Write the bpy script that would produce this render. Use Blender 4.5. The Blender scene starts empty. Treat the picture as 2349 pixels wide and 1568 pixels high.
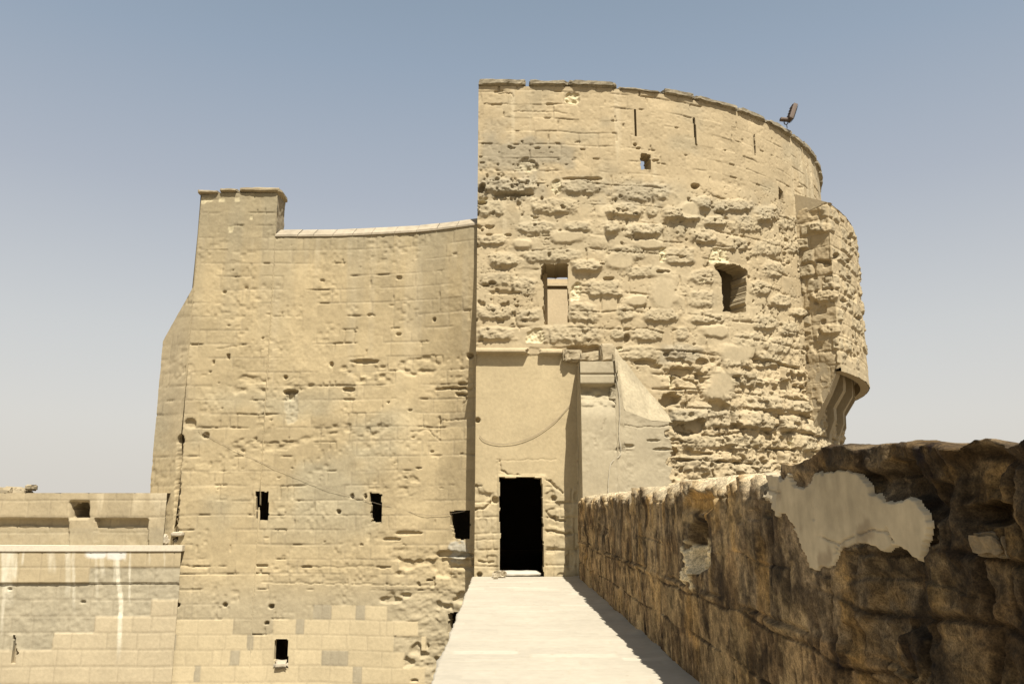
import bpy, math, random
import numpy as np
sc = bpy.context.scene
COL = sc.collection
# ------------------------------------------------------------------ camera
FPX, HOR, VPX, CXP, CYP = 1879.2, 1168.0, 1146.0, 1174.5, 784.0
PITCH = math.atan((HOR-CYP)/FPX)
YAW = math.atan((CXP-VPX)*math.cos(PITCH)/FPX)
EYE = np.array([0.0, 0.0, 1.5])
FW = np.array([math.sin(YAW)*math.cos(PITCH), math.cos(YAW)*math.cos(PITCH), math.sin(PITCH)])
RT = np.array([math.cos(YAW), -math.sin(YAW), 0.0])
UP = np.cross(RT, FW)
cam = bpy.data.cameras.new('camera'); co = bpy.data.objects.new('camera', cam); COL.objects.link(co)
co.location = EYE
co.rotation_euler = (math.pi/2+PITCH, 0, -YAW)
cam.sensor_width = 36; cam.lens = FPX*36/2349; cam.clip_end = 3000; cam.clip_start = 0.05
sc.camera = co
# ------------------------------------------------------------------ light
SUN = np.array([0.165, -0.50, 0.85]); SUN /= np.linalg.norm(SUN)
sel = math.asin(SUN[2])
w = bpy.data.worlds.new('World'); sc.world = w; w.use_nodes = True
nt = w.node_tree; bg = nt.nodes['Background']
sky = nt.nodes.new('ShaderNodeTexSky'); sky.sky_type = 'NISHITA'; sky.sun_disc = False
sky.sun_elevation = sel; sky.sun_rotation = math.atan2(SUN[0], SUN[1])
sky.air_density = 1.0; sky.dust_density = 6.0; sky.ozone_density = 1.0; sky.altitude = 100
# desert dust: the lower sky greys out and warms towards the horizon
tc = nt.nodes.new('ShaderNodeTexCoord'); sx = nt.nodes.new('ShaderNodeSeparateXYZ')
nt.links.new(tc.outputs['Generated'], sx.inputs[0])
rmp = nt.nodes.new('ShaderNodeValToRGB'); nt.links.new(sx.outputs['Z'], rmp.inputs['Fac'])
el = rmp.color_ramp.elements
SKYRAMP = [(0.0, (4.15, 3.95, 3.62)), (0.10, (4.0, 3.86, 3.60)), (0.20, (3.50, 3.50, 3.40)), (0.36, (2.42, 2.60, 2.88)), (0.50, (1.72, 2.10, 2.55)), (0.60, (1.34, 1.74, 2.17)), (0.75, (0.75, 1.05, 1.45)), (1.0, (0.45, 0.68, 1.1))]
for i, (p, c) in enumerate(SKYRAMP):
    e = el[i] if i < 2 else el.new(p)
    e.position = p; e.color = (*[v/4 for v in c], 1)
sm = nt.nodes.new('ShaderNodeVectorMath'); sm.operation = 'SCALE'; sm.inputs['Scale'].default_value = 4.0
nt.links.new(rmp.outputs[0], sm.inputs[0])
mx = nt.nodes.new('ShaderNodeMix'); mx.data_type = 'RGBA'; mx.inputs['Factor'].default_value = 0.85
nt.links.new(sky.outputs[0], mx.inputs['A']); nt.links.new(sm.outputs[0], mx.inputs['B'])
nt.links.new(mx.outputs['Result'], bg.inputs[0]); bg.inputs[1].default_value = 0.1075
sl = bpy.data.lights.new('sun', 'SUN'); sl.energy = 5.0; sl.angle = math.radians(0.5); sl.color = (1, 0.955, 0.87)
so = bpy.data.objects.new('sun', sl); COL.objects.link(so)
from mathutils import Vector, Matrix
so.rotation_euler = Vector(SUN).to_track_quat('Z', 'Y').to_euler()
so.location = (5, -10, 30)
sc.view_settings.view_transform = 'Standard'; sc.view_settings.look = 'None'
sc.view_settings.exposure = 0.80; sc.view_settings.gamma = 1
# ------------------------------------------------------------------ measuring helpers
def ray(x, y): return FW*FPX + RT*(x-CXP) + UP*(CYP-y)
def onY(x, y, Y): d = ray(x, y); return EYE + d*Y/d[1]
def onZ(x, y, Z): d = ray(x, y); return EYE + d*(Z-EYE[2])/d[2]
def onX(x, y, X): d = ray(x, y); return EYE + d*X/d[0]
def project(P):
    Q = P-EYE; f = Q@FW
    f = np.where(f < 0.2, 0.2, f)
    return CXP+FPX*(Q@RT)/f, CYP-FPX*(Q@UP)/f
TCX, TCY, TR, TY, TX0 = 1.64, 29.09, 9.68, 19.41, -0.575
# ------------------------------------------------------------------ noise
def _h(ix, iy, seed):
    n = (ix*374761393 + iy*668265263 + seed*974634777) & 0xffffffff
    n = ((n ^ (n >> 13))*1274126177) & 0xffffffff
    n = ((n ^ (n >> 16))*2246822519) & 0xffffffff
    return ((n >> 8) & 0xffff)/65535.0
def vn(x, y, seed=0):
    x = np.asarray(x, float); y = np.asarray(y, float)
    ix = np.floor(x).astype(np.int64); iy = np.floor(y).astype(np.int64)
    fx = x-ix; fy = y-iy; fx = fx*fx*fx*(fx*(fx*6-15)+10); fy = fy*fy*fy*(fy*(fy*6-15)+10)
    a = _h(ix, iy, seed); b = _h(ix+1, iy, seed); c = _h(ix, iy+1, seed); d = _h(ix+1, iy+1, seed)
    return (a*(1-fx)+b*fx)*(1-fy)+(c*(1-fx)+d*fx)*fy
def fbm(x, y, seed=0, o=4, g=0.5):
    s = 0; a = 1; t = 0
    for k in range(o):
        s = s+a*(vn(x*2**k+k*17.3, y*2**k+k*9.1, seed+k)*2-1); t += a; a *= g
    return s/t
def ridge(x, y, seed=0, o=3):
    s = 0; a = 1; t = 0
    for k in range(o):
        s = s+a*(1-abs(vn(x*2**k+k*7.7, y*2**k, seed+k)*2-1)*2); t += a; a *= .5
    return s/t
def ss(a, b, x):
    t = np.clip((x-a)/(b-a), 0, 1); return t*t*(3-2*t)
# ------------------------------------------------------------------ materials
ALB = 0.765
def stone_mat(name, bump=0.22, scale=13, rough=0.95, var=0.08, attr=True, base=(.4, .32, .2), dist=0.02, grain=False):
    m = bpy.data.materials.new(name); m.use_nodes = True; t = m.node_tree; N = t.nodes; L = t.links
    b = N['Principled BSDF']; b.inputs['Roughness'].default_value = rough
    if 'Specular IOR Level' in b.inputs: b.inputs['Specular IOR Level'].default_value = 0.15
    g = N.new('ShaderNodeTexCoord')
    n1 = N.new('ShaderNodeTexNoise'); n1.inputs['Scale'].default_value = scale; n1.inputs['Detail'].default_value = 6; n1.inputs['Roughness'].default_value = .55
    n2 = N.new('ShaderNodeTexNoise'); n2.inputs['Scale'].default_value = 1.3; n2.inputs['Detail'].default_value = 5; n2.inputs['Roughness'].default_value = .6
    L.new(g.outputs['Object'], n1.inputs['Vector']); L.new(g.outputs['Object'], n2.inputs['Vector'])
    mr = N.new('ShaderNodeMapRange'); mr.inputs['From Min'].default_value = .3; mr.inputs['From Max'].default_value = .7
    mr.inputs['To Min'].default_value = 1-var; mr.inputs['To Max'].default_value = 1+var
    L.new(n1.outputs['Fac'], mr.inputs['Value'])
    mr2 = N.new('ShaderNodeMapRange'); mr2.inputs['From Min'].default_value = .3; mr2.inputs['From Max'].default_value = .7
    mr2.inputs['To Min'].default_value = 1-var*.9; mr2.inputs['To Max'].default_value = 1+var*.9
    L.new(n2.outputs['Fac'], mr2.inputs['Value'])
    mu = N.new('ShaderNodeMath'); mu.operation = 'MULTIPLY'; L.new(mr.outputs[0], mu.inputs[0]); L.new(mr2.outputs[0], mu.inputs[1])
    vm = N.new('ShaderNodeVectorMath'); vm.operation = 'SCALE'; L.new(mu.outputs[0], vm.inputs['Scale'])
    if attr:
        a = N.new('ShaderNodeAttribute'); a.attribute_name = 'stone'; L.new(a.outputs['Color'], vm.inputs[0])
    else: vm.inputs[0].default_value = [v*ALB for v in base]
    out = vm.outputs[0]
    if grain:
        n3 = N.new('ShaderNodeTexNoise'); n3.inputs['Scale'].default_value = 120; n3.inputs['Detail'].default_value = 4; n3.inputs['Roughness'].default_value = .7
        L.new(g.outputs['Object'], n3.inputs['Vector']); m3 = N.new('ShaderNodeMapRange'); m3.inputs['From Min'].default_value = .32; m3.inputs['From Max'].default_value = .68
        m3.inputs['To Min'].default_value = .5; m3.inputs['To Max'].default_value = 1.5; L.new(n3.outputs['Fac'], m3.inputs['Value'])
        v3 = N.new('ShaderNodeVectorMath'); v3.operation = 'SCALE'; L.new(out, v3.inputs[0]); L.new(m3.outputs[0], v3.inputs['Scale']); out = v3.outputs[0]
    L.new(out, b.inputs['Base Color'])
    bp = N.new('ShaderNodeBump'); bp.inputs['Strength'].default_value = bump; bp.inputs['Distance'].default_value = dist
    L.new(n1.outputs['Fac'], bp.inputs['Height']); L.new(bp.outputs[0], b.inputs['Normal'])
    return m
M_STONE = stone_mat('weathered_limestone')
M_DARK = stone_mat('stained_parapet_stone', bump=.8, scale=34, var=.38, dist=.010, grain=True)
M_PAVE = stone_mat('pale_paving', bump=.15, scale=9, var=.05)
M_PLAIN = stone_mat('plain_limestone', attr=False, base=(.40, .325, .205))
M_PLAST = stone_mat('pale_plaster', bump=.12, scale=14, var=.09, attr=True, dist=.01)
M_RUBBLE = stone_mat('broken_stone', attr=False, base=(.45, .38, .26), bump=.6, var=.2)
M_EARTH = stone_mat('dry_earth', attr=False, base=(.27, .22, .15), scale=.6, var=.2)
M_PALE = stone_mat('pale_coping_stone', attr=False, base=(.50, .43, .31), bump=.3, var=.12)
def flat_mat(name, c, r=.5, met=0):
    m = bpy.data.materials.new(name); m.use_nodes = True; t = m.node_tree; b = t.nodes['Principled BSDF']
    b.inputs['Roughness'].default_value = r; b.inputs['Metallic'].default_value = met
    n = t.nodes.new('ShaderNodeTexNoise'); n.inputs['Scale'].default_value = 30
    mi = t.nodes.new('ShaderNodeMix'); mi.data_type = 'RGBA'; t.links.new(n.outputs['Fac'], mi.inputs['Factor'])
    mi.inputs['A'].default_value = (*[v*.7 for v in c], 1); mi.inputs['B'].default_value = (*[v*1.3 for v in c], 1)
    t.links.new(mi.outputs['Result'], b.inputs['Base Color']); return m
M_RUST = flat_mat('rusty_metal', (.10, .07, .05), .7, .3)
M_GREY = flat_mat('grey_painted_metal', (.06, .06, .07), .5, .4)
M_CABLE = flat_mat('dusty_cable', (.20, .155, .10), .8)
M_WIREW = flat_mat('pale_cord', (.42, .37, .27), .8)
# ------------------------------------------------------------------ object helpers
def mesh_obj(name, V, Fc, mat, parent=None, col=None, smooth=False):
    me = bpy.data.meshes.new(name)
    V = np.asarray(V, np.float32)
    if isinstance(Fc, np.ndarray) and Fc.ndim == 2 and Fc.shape[1] == 4:
        n = len(Fc); me.vertices.add(len(V)); me.vertices.foreach_set('co', V.ravel())
        me.loops.add(n*4); me.loops.foreach_set('vertex_index', Fc.astype(np.int32).ravel())
        me.polygons.add(n); me.polygons.foreach_set('loop_start', np.arange(0, n*4, 4, dtype=np.int32))
        me.polygons.foreach_set('loop_total', np.full(n, 4, np.int32)); me.update(calc_edges=True); me.validate()
    else:
        me.from_pydata([tuple(map(float, v)) for v in V], [], [tuple(int(i) for i in f) for f in Fc]); me.update()
    if col is not None and len(me.vertices) == len(V):
        a = me.attributes.new('stone', 'FLOAT_COLOR', 'POINT')
        c = np.ones((len(V), 4), np.float32); c[:, :3] = col; a.data.foreach_set('color', c.ravel())
    if smooth: me.polygons.foreach_set('use_smooth', np.ones(len(me.polygons), bool))
    me.materials.append(mat)
    o = bpy.data.objects.new(name, me); COL.objects.link(o)
    if parent: o.parent = parent; o.matrix_parent_inverse = parent.matrix_world.inverted() if False else Matrix.Translation(-Vector(parent.location))
    return o
def thing(name, label, cat, loc=(0, 0, 0), group=None):
    o = bpy.data.objects.new(name, None); COL.objects.link(o); o.location = loc; o.empty_display_size = .3
    o['label'] = label; o['category'] = cat; o['kind'] = 'thing'
    if group: o['group'] = group
    return o
def tag(o, label, cat, group=None):
    o['label'] = label; o['category'] = cat; o['kind'] = 'thing'
    if group: o['group'] = group
    return o
class MB:
    def __init__(s): s.V = []; s.F = []
    def add(s, V, Fc):
        k = len(s.V); s.V += [tuple(map(float, v)) for v in V]; s.F += [tuple(i+k for i in f) for f in Fc]
    def box(s, a, b):
        x0, y0, z0 = a; x1, y1, z1 = b
        s.add([(x0, y0, z0), (x1, y0, z0), (x1, y1, z0), (x0, y1, z0), (x0, y0, z1), (x1, y0, z1), (x1, y1, z1), (x0, y1, z1)],
              [(0, 3, 2, 1), (4, 5, 6, 7), (0, 1, 5, 4), (1, 2, 6, 5), (2, 3, 7, 6), (3, 0, 4, 7)])
    def rough(s, c, ax, dims, seed, amp=.03, n=(6, 4, 4), chip=.04, freq=5):
        """a quarried block: a subdivided box with worn edges; ax = (right, back, up) unit vectors"""
        c = np.array(c, float); A = [np.array(a, float) for a in ax]; rs = np.random.RandomState(seed)
        idx = {}; V = []; Fs = []
        def vid(i, j, k):
            if (i, j, k) not in idx:
                q = np.array([i/n[0]*2-1, j/n[1]*2-1, k/n[2]*2-1]); d = np.array(dims)/2
                p = q*d
                edge = np.sort(np.abs(q))[1]
                nz = np.array([float(fbm(p[0]*freq+seed, p[1]*freq+p[2]*freq*1.3, seed+t*31, 3)) for t in range(3)])
                p = p+nz*amp - q*chip*(ss(.75, 1, edge))*(.4+.9*float(vn(p[0]*3+p[2]*2, p[1]*3, seed)))
                V.append(c+A[0]*p[0]+A[1]*p[1]+A[2]*p[2]); idx[(i, j, k)] = len(V)-1
            return idx[(i, j, k)]
        for i in range(n[0]):
            for j in range(n[1]):
                Fs.append((vid(i, j, 0), vid(i, j+1, 0), vid(i+1, j+1, 0), vid(i+1, j, 0)))
                Fs.append((vid(i, j, n[2]), vid(i+1, j, n[2]), vid(i+1, j+1, n[2]), vid(i, j+1, n[2])))
        for i in range(n[0]):
            for k in range(n[2]):
                Fs.append((vid(i, 0, k), vid(i+1, 0, k), vid(i+1, 0, k+1), vid(i, 0, k+1)))
                Fs.append((vid(i, n[1], k), vid(i, n[1], k+1), vid(i+1, n[1], k+1), vid(i+1, n[1], k)))
        for j in range(n[1]):
            for k in range(n[2]):
                Fs.append((vid(0, j, k), vid(0, j, k+1), vid(0, j+1, k+1), vid(0, j+1, k)))
                Fs.append((vid(n[0], j, k), vid(n[0], j+1, k), vid(n[0], j+1, k+1), vid(n[0], j, k+1)))
        s.add(V, Fs)
    def tube(s, P, r, n=6):
        P = [np.array(p, float) for p in P]; V = []; Fs = []
        for i, p in enumerate(P):
            t = P[min(i+1, len(P)-1)]-P[max(i-1, 0)]; t /= np.linalg.norm(t)+1e-9
            a = np.cross(t, [0, 0, 1.]); a = a if np.linalg.norm(a) > .05 else np.cross(t, [1., 0, 0]); a /= np.linalg.norm(a); b = np.cross(t, a)
            for k in range(n):
                q = 2*math.pi*k/n; V.append(p+r*(a*math.cos(q)+b*math.sin(q)))
        for i in range(len(P)-1):
            for k in range(n): Fs.append((i*n+k, i*n+(k+1) % n, (i+1)*n+(k+1) % n, (i+1)*n+k))
        Fs.append(tuple(range(n))[::-1]); Fs.append(tuple((len(P)-1)*n+k for k in range(n)))
        s.add(V, Fs)
    def build(s, name, mat, parent=None, smooth=False): return mesh_obj(name, s.V, s.F, mat, parent, smooth=smooth)
# ------------------------------------------------------------------ relief surfaces
class Relief:
    """A masonry face: a fine grid standing on a plan path; h is carved or built up stone, in metres, along the normal."""
    def __init__(s, B, N, U, Z):
        s.B, s.N, s.U, s.Z = B, N, U, Z
        s.px, s.py = project(B); s.h = np.zeros(U.shape); s.col = np.zeros(U.shape+(3,)); s.hole = np.zeros((U.shape[0]-1, U.shape[1]-1), int)
        s.cells()
        s.calm = np.ones(U.shape); s.holes = []; s.alb = ALB
    def cells(s):
        s.px, s.py = project(s.B)
        s.qx = s.px[:-1, :-1]*.25+s.px[1:, :-1]*.25+s.px[1:, 1:]*.25+s.px[:-1, 1:]*.25
        s.qy = s.py[:-1, :-1]*.25+s.py[1:, :-1]*.25+s.py[1:, 1:]*.25+s.py[:-1, 1:]*.25
    def blob(s, x, y, w, h, seed=0, edge=.25, rag=.35, freq=5, power=3):
        sel = (abs(s.px-x) < w) & (abs(s.py-y) < h*1.1)
        m = np.zeros(s.U.shape)
        if not sel.any(): return m
        u = s.U[sel]; z = s.Z[sel]
        q = (np.abs((s.px[sel]-x)/(w/2))**power+np.abs((s.py[sel]-y)/(h/2))**power)**(1/power)
        q = q+rag*fbm(u*freq, z*freq, seed+11, 3)
        m[sel] = 1-ss(1-edge, 1+edge, q); return m
    def boss(s, x, y, w, h, H, seed):
        m = s.blob(x, y, w, h, seed, edge=.27, rag=.30, freq=6, power=3.2)
        t = np.clip((s.py-(y-h/2))/h, 0, 1)               # 0 at the top edge, 1 at the bottom edge
        if not hasattr(s, 'rgh'): s.rgh = fbm(s.U*9, s.Z*10, 5, 5, .65)*.9+ridge(s.U*6, s.Z*7, 6, 4)*.25
        hh = H*(.45+.55*t)*(1+.5*s.rgh)+.026*s.rgh
        s.h += m*hh; s.bm = np.maximum(getattr(s, 'bm', 0), m)
    def pit(s, x, y, w, h, D, seed, rag=.5, freq=6):
        m = s.blob(x, y, w, h, seed, edge=.15, rag=rag, freq=freq, power=2.4)
        s.h = s.h*(1-m)-m*D
    def patch(s, x, y, w, h, c, seed, D=.03, k=1.0):
        m = s.blob(x, y, w, h, seed, edge=.12, rag=.45, freq=6, power=4)
        if not hasattr(s, 'fin'): s.fin = fbm(s.U*14, s.Z*14, 77, 2)
        m = m*ss(-.55, -.15, s.fin+.25*m); s.h -= m*D*(1+.8*s.fin); s.col = s.col*(1-(m*k)[..., None])+np.array(c)*(m*k)[..., None]
    def line(s, pts, wd, D, seed=0, fade=0.0):
        a = np.array(pts); x0, y0 = a.min(0)-12; x1, y1 = a.max(0)+12
        sel = (s.px > x0) & (s.px < x1) & (s.py > y0) & (s.py < y1)
        if not sel.any(): return
        u = s.U[sel]; z = s.Z[sel]; d = np.full(u.shape, 1e9)
        jx = s.px[sel]+fbm(u*9, z*9, seed+3, 2)*3.0; jy = s.py[sel]+fbm(u*9+40, z*9, seed+4, 2)*3.0
        for (x0, y0), (x1, y1) in zip(pts[:-1], pts[1:]):
            vx, vy = x1-x0, y1-y0; L = vx*vx+vy*vy+1e-9
            t = np.clip(((jx-x0)*vx+(jy-y0)*vy)/L, 0, 1)
            d = np.minimum(d, np.hypot(jx-x0-t*vx, jy-y0-t*vy))
        s.h[sel] -= D*(1-ss(wd*.5, wd*1.1, d))*(.6+.6*vn(u*6, z*6, seed))
    def poly(s, pts, X=None, Y=None):
        X = s.px if X is None else X; Y = s.py if Y is None else Y
        ins = np.zeros(X.shape, bool); n = len(pts)
        for i in range(n):
            x0, y0 = pts[i]; x1, y1 = pts[(i+1) % n]
            if y0 == y1: continue
            c = ((y0 > Y) != (y1 > Y)) & (X < (x1-x0)*(Y-y0)/(y1-y0)+x0); ins ^= c
        return ins
    def open(s, pts, name, depth, cap=False, flat=8, splay=0.0, rag=4.0, skew=0.0):
        rag = min(rag, .07*(max(p[0] for p in pts)-min(p[0] for p in pts))+.6); k = len(s.holes)+1; s.holes.append((name, depth, cap, splay, skew))
        u = s.U[:-1, :-1]; z = s.Z[:-1, :-1]; s.hole[s.poly(pts, s.qx+rag*fbm(u*7, z*7, 5, 3), s.qy+rag*fbm(u*7+9, z*7, 6, 3))] = k
        a = np.array(pts); x0, y0 = a.min(0); x1, y1 = a.max(0)
        d = np.hypot(np.maximum(np.maximum(x0-s.px, s.px-x1), 0), np.maximum(np.maximum(y0-s.py, s.py-y1), 0))
        s.h *= ss(0, flat, d)*.85+.15
    def build(s, name, mat, parent, reveal_mat, smooth=False, cut=None):
        V = s.B+s.N*s.h[..., None]; nu, nz = s.U.shape
        idx = np.arange(nu*nz).reshape(nu, nz)
        Q = np.stack([idx[:-1, :-1], idx[1:, :-1], idx[1:, 1:], idx[:-1, 1:]], -1)
        keep = s.hole == 0
        if cut is not None: keep &= ~cut
        Vf = V.reshape(-1, 3); Cf = np.clip(s.col.reshape(-1, 3)*s.alb, .008, .9)
        Fq = Q[keep]
        used = np.unique(Fq); mp = np.full(nu*nz, -1); mp[used] = np.arange(len(used))
        o = mesh_obj(name, Vf[used], mp[Fq], mat, parent, Cf[used], smooth)
        Nf = s.N.reshape(-1, 3)
        for k, (nm, dep, cap, splay, skew) in enumerate(s.holes, 1):
            H = s.hole == k
            if not H.any(): continue
            hp = np.pad(H, 1); E = []
            I, J = np.nonzero(H)
            for i, j in zip(I, J):
                a, b, c, d = Q[i, j]
                if not hp[i+1, j]: E.append((b, a))      # below
                if not hp[i+2, j+1]: E.append((c, b))    # right
                if not hp[i+1, j+2]: E.append((d, c))    # top
                if not hp[i, j+1]: E.append((a, d))      # left
            vs = sorted({v for e in E for v in e}); ci = {v: i for i, v in enumerate(vs)}
            A = Vf[vs]; steps = max(2, int(dep/.12)); nrm = Nf[vs].mean(0); side = np.array([-nrm[1], nrm[0], 0])
            cen = A.mean(0); V2 = []; C2 = []
            for t in range(steps+1):
                f = t/steps; jit = fbm(A[:, 0]*3+A[:, 2]*2, np.full(len(A), f*4), 5+k, 2)[:, None]*.015*(t > 0)
                off = (A-cen)@side
                V2.append(A-nrm*dep*f+side*(off*splay*f+skew*f)[:, None]+jit); C2.append(Cf[vs])
            n = len(vs); V2 = np.concatenate(V2); C2 = np.concatenate(C2)
            Fs = []
            for (p, q) in E:
                for t in range(steps): Fs.append((ci[p]+t*n, ci[q]+t*n, ci[q]+(t+1)*n, ci[p]+(t+1)*n))
            ob = mesh_obj(nm, V2, np.array(Fs), reveal_mat, o.parent if parent is None else parent, C2)
            if cap:
                u = V2[-n:]; lo = u.min(0); hi = u.max(0); m = (u@side)
                p0 = u[m.argmin()]; p1 = u[m.argmax()]
                z0, z1 = lo[2]-.1, hi[2]+.1; e = .1
                a = p0-side*e; b = p1+side*e
                mesh_obj('back_stone', [(a[0], a[1], z0), (b[0], b[1], z0), (b[0], b[1], z1), (a[0], a[1], z1)], [(0, 1, 2, 3)], M_PLAIN, ob)
        return o
def path_relief(pts, step, z0, z1, dz, nrm=None, ztop=None):
    """pts: dense plan polyline; ztop(u) optional top edge"""
    P = np.array(pts, float); seg = np.hypot(*(P[1:]-P[:-1]).T); L = np.r_[0, np.cumsum(seg)]
    nu = int(L[-1]/step)+1; u = np.linspace(0, L[-1], nu)
    x = np.interp(u, L, P[:, 0]); y = np.interp(u, L, P[:, 1])
    tx = np.gradient(x, u); ty = np.gradient(y, u); l = np.hypot(tx, ty); nx, ny = ty/l, -tx/l
    nz = int((z1-z0)/dz)+1
    if ztop is None: Z = np.broadcast_to(np.linspace(z0, z1, nz), (nu, nz)).copy()
    else:
        zt = ztop(u, x, y); Z = z0+(zt-z0)[:, None]*np.linspace(0, 1, nz)[None]
    U = np.broadcast_to(u[:, None], (nu, nz)).copy()
    B = np.stack([np.broadcast_to(x[:, None], U.shape), np.broadcast_to(y[:, None], U.shape), Z], -1).copy()
    N = np.stack([np.broadcast_to(nx[:, None], U.shape), np.broadcast_to(ny[:, None], U.shape), np.zeros_like(Z)], -1).copy()
    return Relief(B, N, U, Z)
class Courses:
    """coursed stones over (u, z): per vertex the block id, distances to its edges and its random numbers"""
    def __init__(s, U, Z, z0, ch, lo, hi, seed, wav=.012, vary=.12, filler=0):
        rs = np.random.RandomState(seed)
        n = int((Z.max()-z0)/ch)+3; hs = ch*(1+vary*(rs.rand(n)*2-1)); zz = z0+np.r_[0, np.cumsum(hs)]
        Zw = Z+wav*fbm(U*1.1, Z*1.1, seed+1, 2)*2
        r = np.clip(np.searchsorted(zz, Zw)-1, 0, n-1); s.row = r
        s.dzb = Zw-zz[r]; s.dzt = zz[r+1]-Zw
        s.r1 = np.zeros(U.shape); s.r2 = np.zeros(U.shape); s.r3 = np.zeros(U.shape); s.du = np.zeros(U.shape); s.fill = np.zeros(U.shape); s.uc = np.zeros(U.shape); s.zc = (zz[r]+zz[r+1])/2
        Uw = U+wav*fbm(U*1.3+9, Z*2.3, seed+2, 2)*2
        for k in range(n):
            m = r == k
            if not m.any(): continue
            ln = rs.uniform(lo, hi, int(U.max()/lo)+4); ff = np.zeros(len(ln)+1)
            if filler: q = rs.rand(len(ln)) < filler; ln[q] = rs.uniform(.14, .24, q.sum()); ff[:-1] = q
            e = np.r_[-rs.rand()*hi, ln].cumsum()+U.min()-.5
            b = np.clip(np.searchsorted(e, Uw[m])-1, 0, len(e)-2)
            s.du[m] = np.minimum(Uw[m]-e[b], e[b+1]-Uw[m]); s.uc[m] = (e[b]+e[b+1])/2; s.fill[m] = ff[b]
            for a in (s.r1, s.r2, s.r3): a[m] = rs.rand(len(e))[b]
        s.d = np.minimum(s.du, np.minimum(s.dzb, s.dzt))
TAN = np.array([.480, .380, .228]); GREYT = np.array([.37, .312, .202]); PALE = np.array([.62, .52, .34]); DUSK = np.array([.30, .245, .16]); PLAS = np.array([.49, .40, .25])
FRESH = np.array([.70, .60, .37])
def mix(a, b, m): return a*(1-m[..., None])+np.asarray(b)*m[..., None]
# ================================================================== ROUND TOWER
tower = thing('round_tower', 'tall round stone tower with rough bossed masonry and a dark doorway', 'tower', (1.64, 29.09, 0))
path = [(TX0, TY), (TCX, TY)]+[(TCX+TR*math.sin(math.radians(a)), TCY-TR*math.cos(math.radians(a))) for a in np.arange(1, 92, 1)]
T = path_relief(path, .020, -.25, 12.2, .020)
px, py, U, Z = T.px, T.py, T.U, T.Z
zone_top = ss(415, 395, py+(px-1100)*-.02*0+np.where(px > 1560, -(px-1560)*.16, 0)+10*fbm(U*.8, Z*0, 77, 2))       # fine ashlar above the bosses
panel = (px < 1326) & (py > 812)                                    # plastered panel round the door
lowstone = panel & (py > 1120+12*fbm(U*3, Z*0, 4, 2)*2)
base_noise = fbm(U*.9, Z*.9, 1, 4)
T.col[:] = TAN*.97
T.col *= (1+.07*base_noise[..., None])
T.col = mix(T.col, GREYT, .55*ss(.0, .5, fbm(U*.7+5, Z*1.1, 9, 4))*ss(5, 9, Z))
T.h += .025*fbm(U*.6, Z*.6, 12, 3)+.008*fbm(U*4, Z*4, 13, 3)
# fine ashlar of the top
c1 = Courses(U, Z, -.2, .375, .34, .78, 21, wav=.02)
j = 1-ss(.010, .028, c1.d)
pres = ss(.48, .74, vn(U*2.2, Z*2.6, 31))
T.h -= zone_top*(j*.017*pres)+zone_top*.008*ss(.1, .5, fbm(U*10, Z*10, 33, 3))
T.h += zone_top*(c1.r1-.5)*.022*ss(.5, .7, vn(U*.8, Z*.8, 32))
T.col *= (1+zone_top*(c1.r2-.5)*.11)[..., None]
T.col = mix(T.col, DUSK, zone_top*j*.25*pres)
st = ss(.50, .75, vn(U*9, Z*.35, 41))*ss(7.6, 8.6, Z)*ss(.35, .7, vn(U*.9, Z*.2, 42))
T.col = mix(T.col, PALE, .42*st)
rag = ss(.62, .78, vn(U*2.2, Z*2.6, 51)*.6+vn(U*9, Z*9, 52)*.4)*zone_top*ss(10.6, 9.8, Z)
T.h -= .03*rag*(vn(U*14, Z*14, 53))
# coursed rough stones of the body
body = (1-zone_top)*(1-panel)
c2 = Courses(U, Z, -.2, .46, .42, 1.15, 23, wav=.03, vary=.2)
insid = ss(.03, .085, c2.d+.05*fbm(U*5, Z*5, 61, 3))
tv = np.clip(c2.dzt/(c2.dzb+c2.dzt), 0, 1)
rough = fbm(U*7, Z*8, 62, 4)
weak = ss(.42, .62, vn(U*.9, Z*1.3, 64))
T.h += body*insid*weak*(.008+.04*np.clip(c2.r1-.45, 0, 1)*(.5+.5*tv))*(1+1.1*rough)
T.h += body*.014*fbm(U*9, Z*11, 65, 4)*(.15+.85*ss(.5, .68, vn(U*1.3, Z*2.2, 66)))
T.h -= body*(1-ss(.006, .026, c2.d+.02*fbm(U*6, Z*6, 67, 2)))*.05*ss(.42, .6, vn(U*2, Z*2, 68))
net = abs(fbm(U*2.6, Z*3.4, 90, 4, .6)); T.h -= body*(1-ss(.0, .022, net))*.05*ss(.56, .66, vn(U*1.6, Z*1.9, 91))
T.h -= body*.030*ss(.30, .6, fbm(U*13, Z*13, 92, 3))*ss(.45, .6, vn(U*1.9, Z*2.6, 93))
hp_ = vn(U*8, Z*8, 95)*.7+vn(U*17, Z*17, 96)*.3; T.h -= body*ss(.70, .78, hp_)*.10*ss(.5, .62, vn(U*1.1, Z*1.1, 97))
T.h -= zone_top*j*.035*ss(.74, .84, vn(U*4, Z*5, 94))
T.col *= (1+body*(c2.r2-.5)*.10*insid)[..., None]
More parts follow.
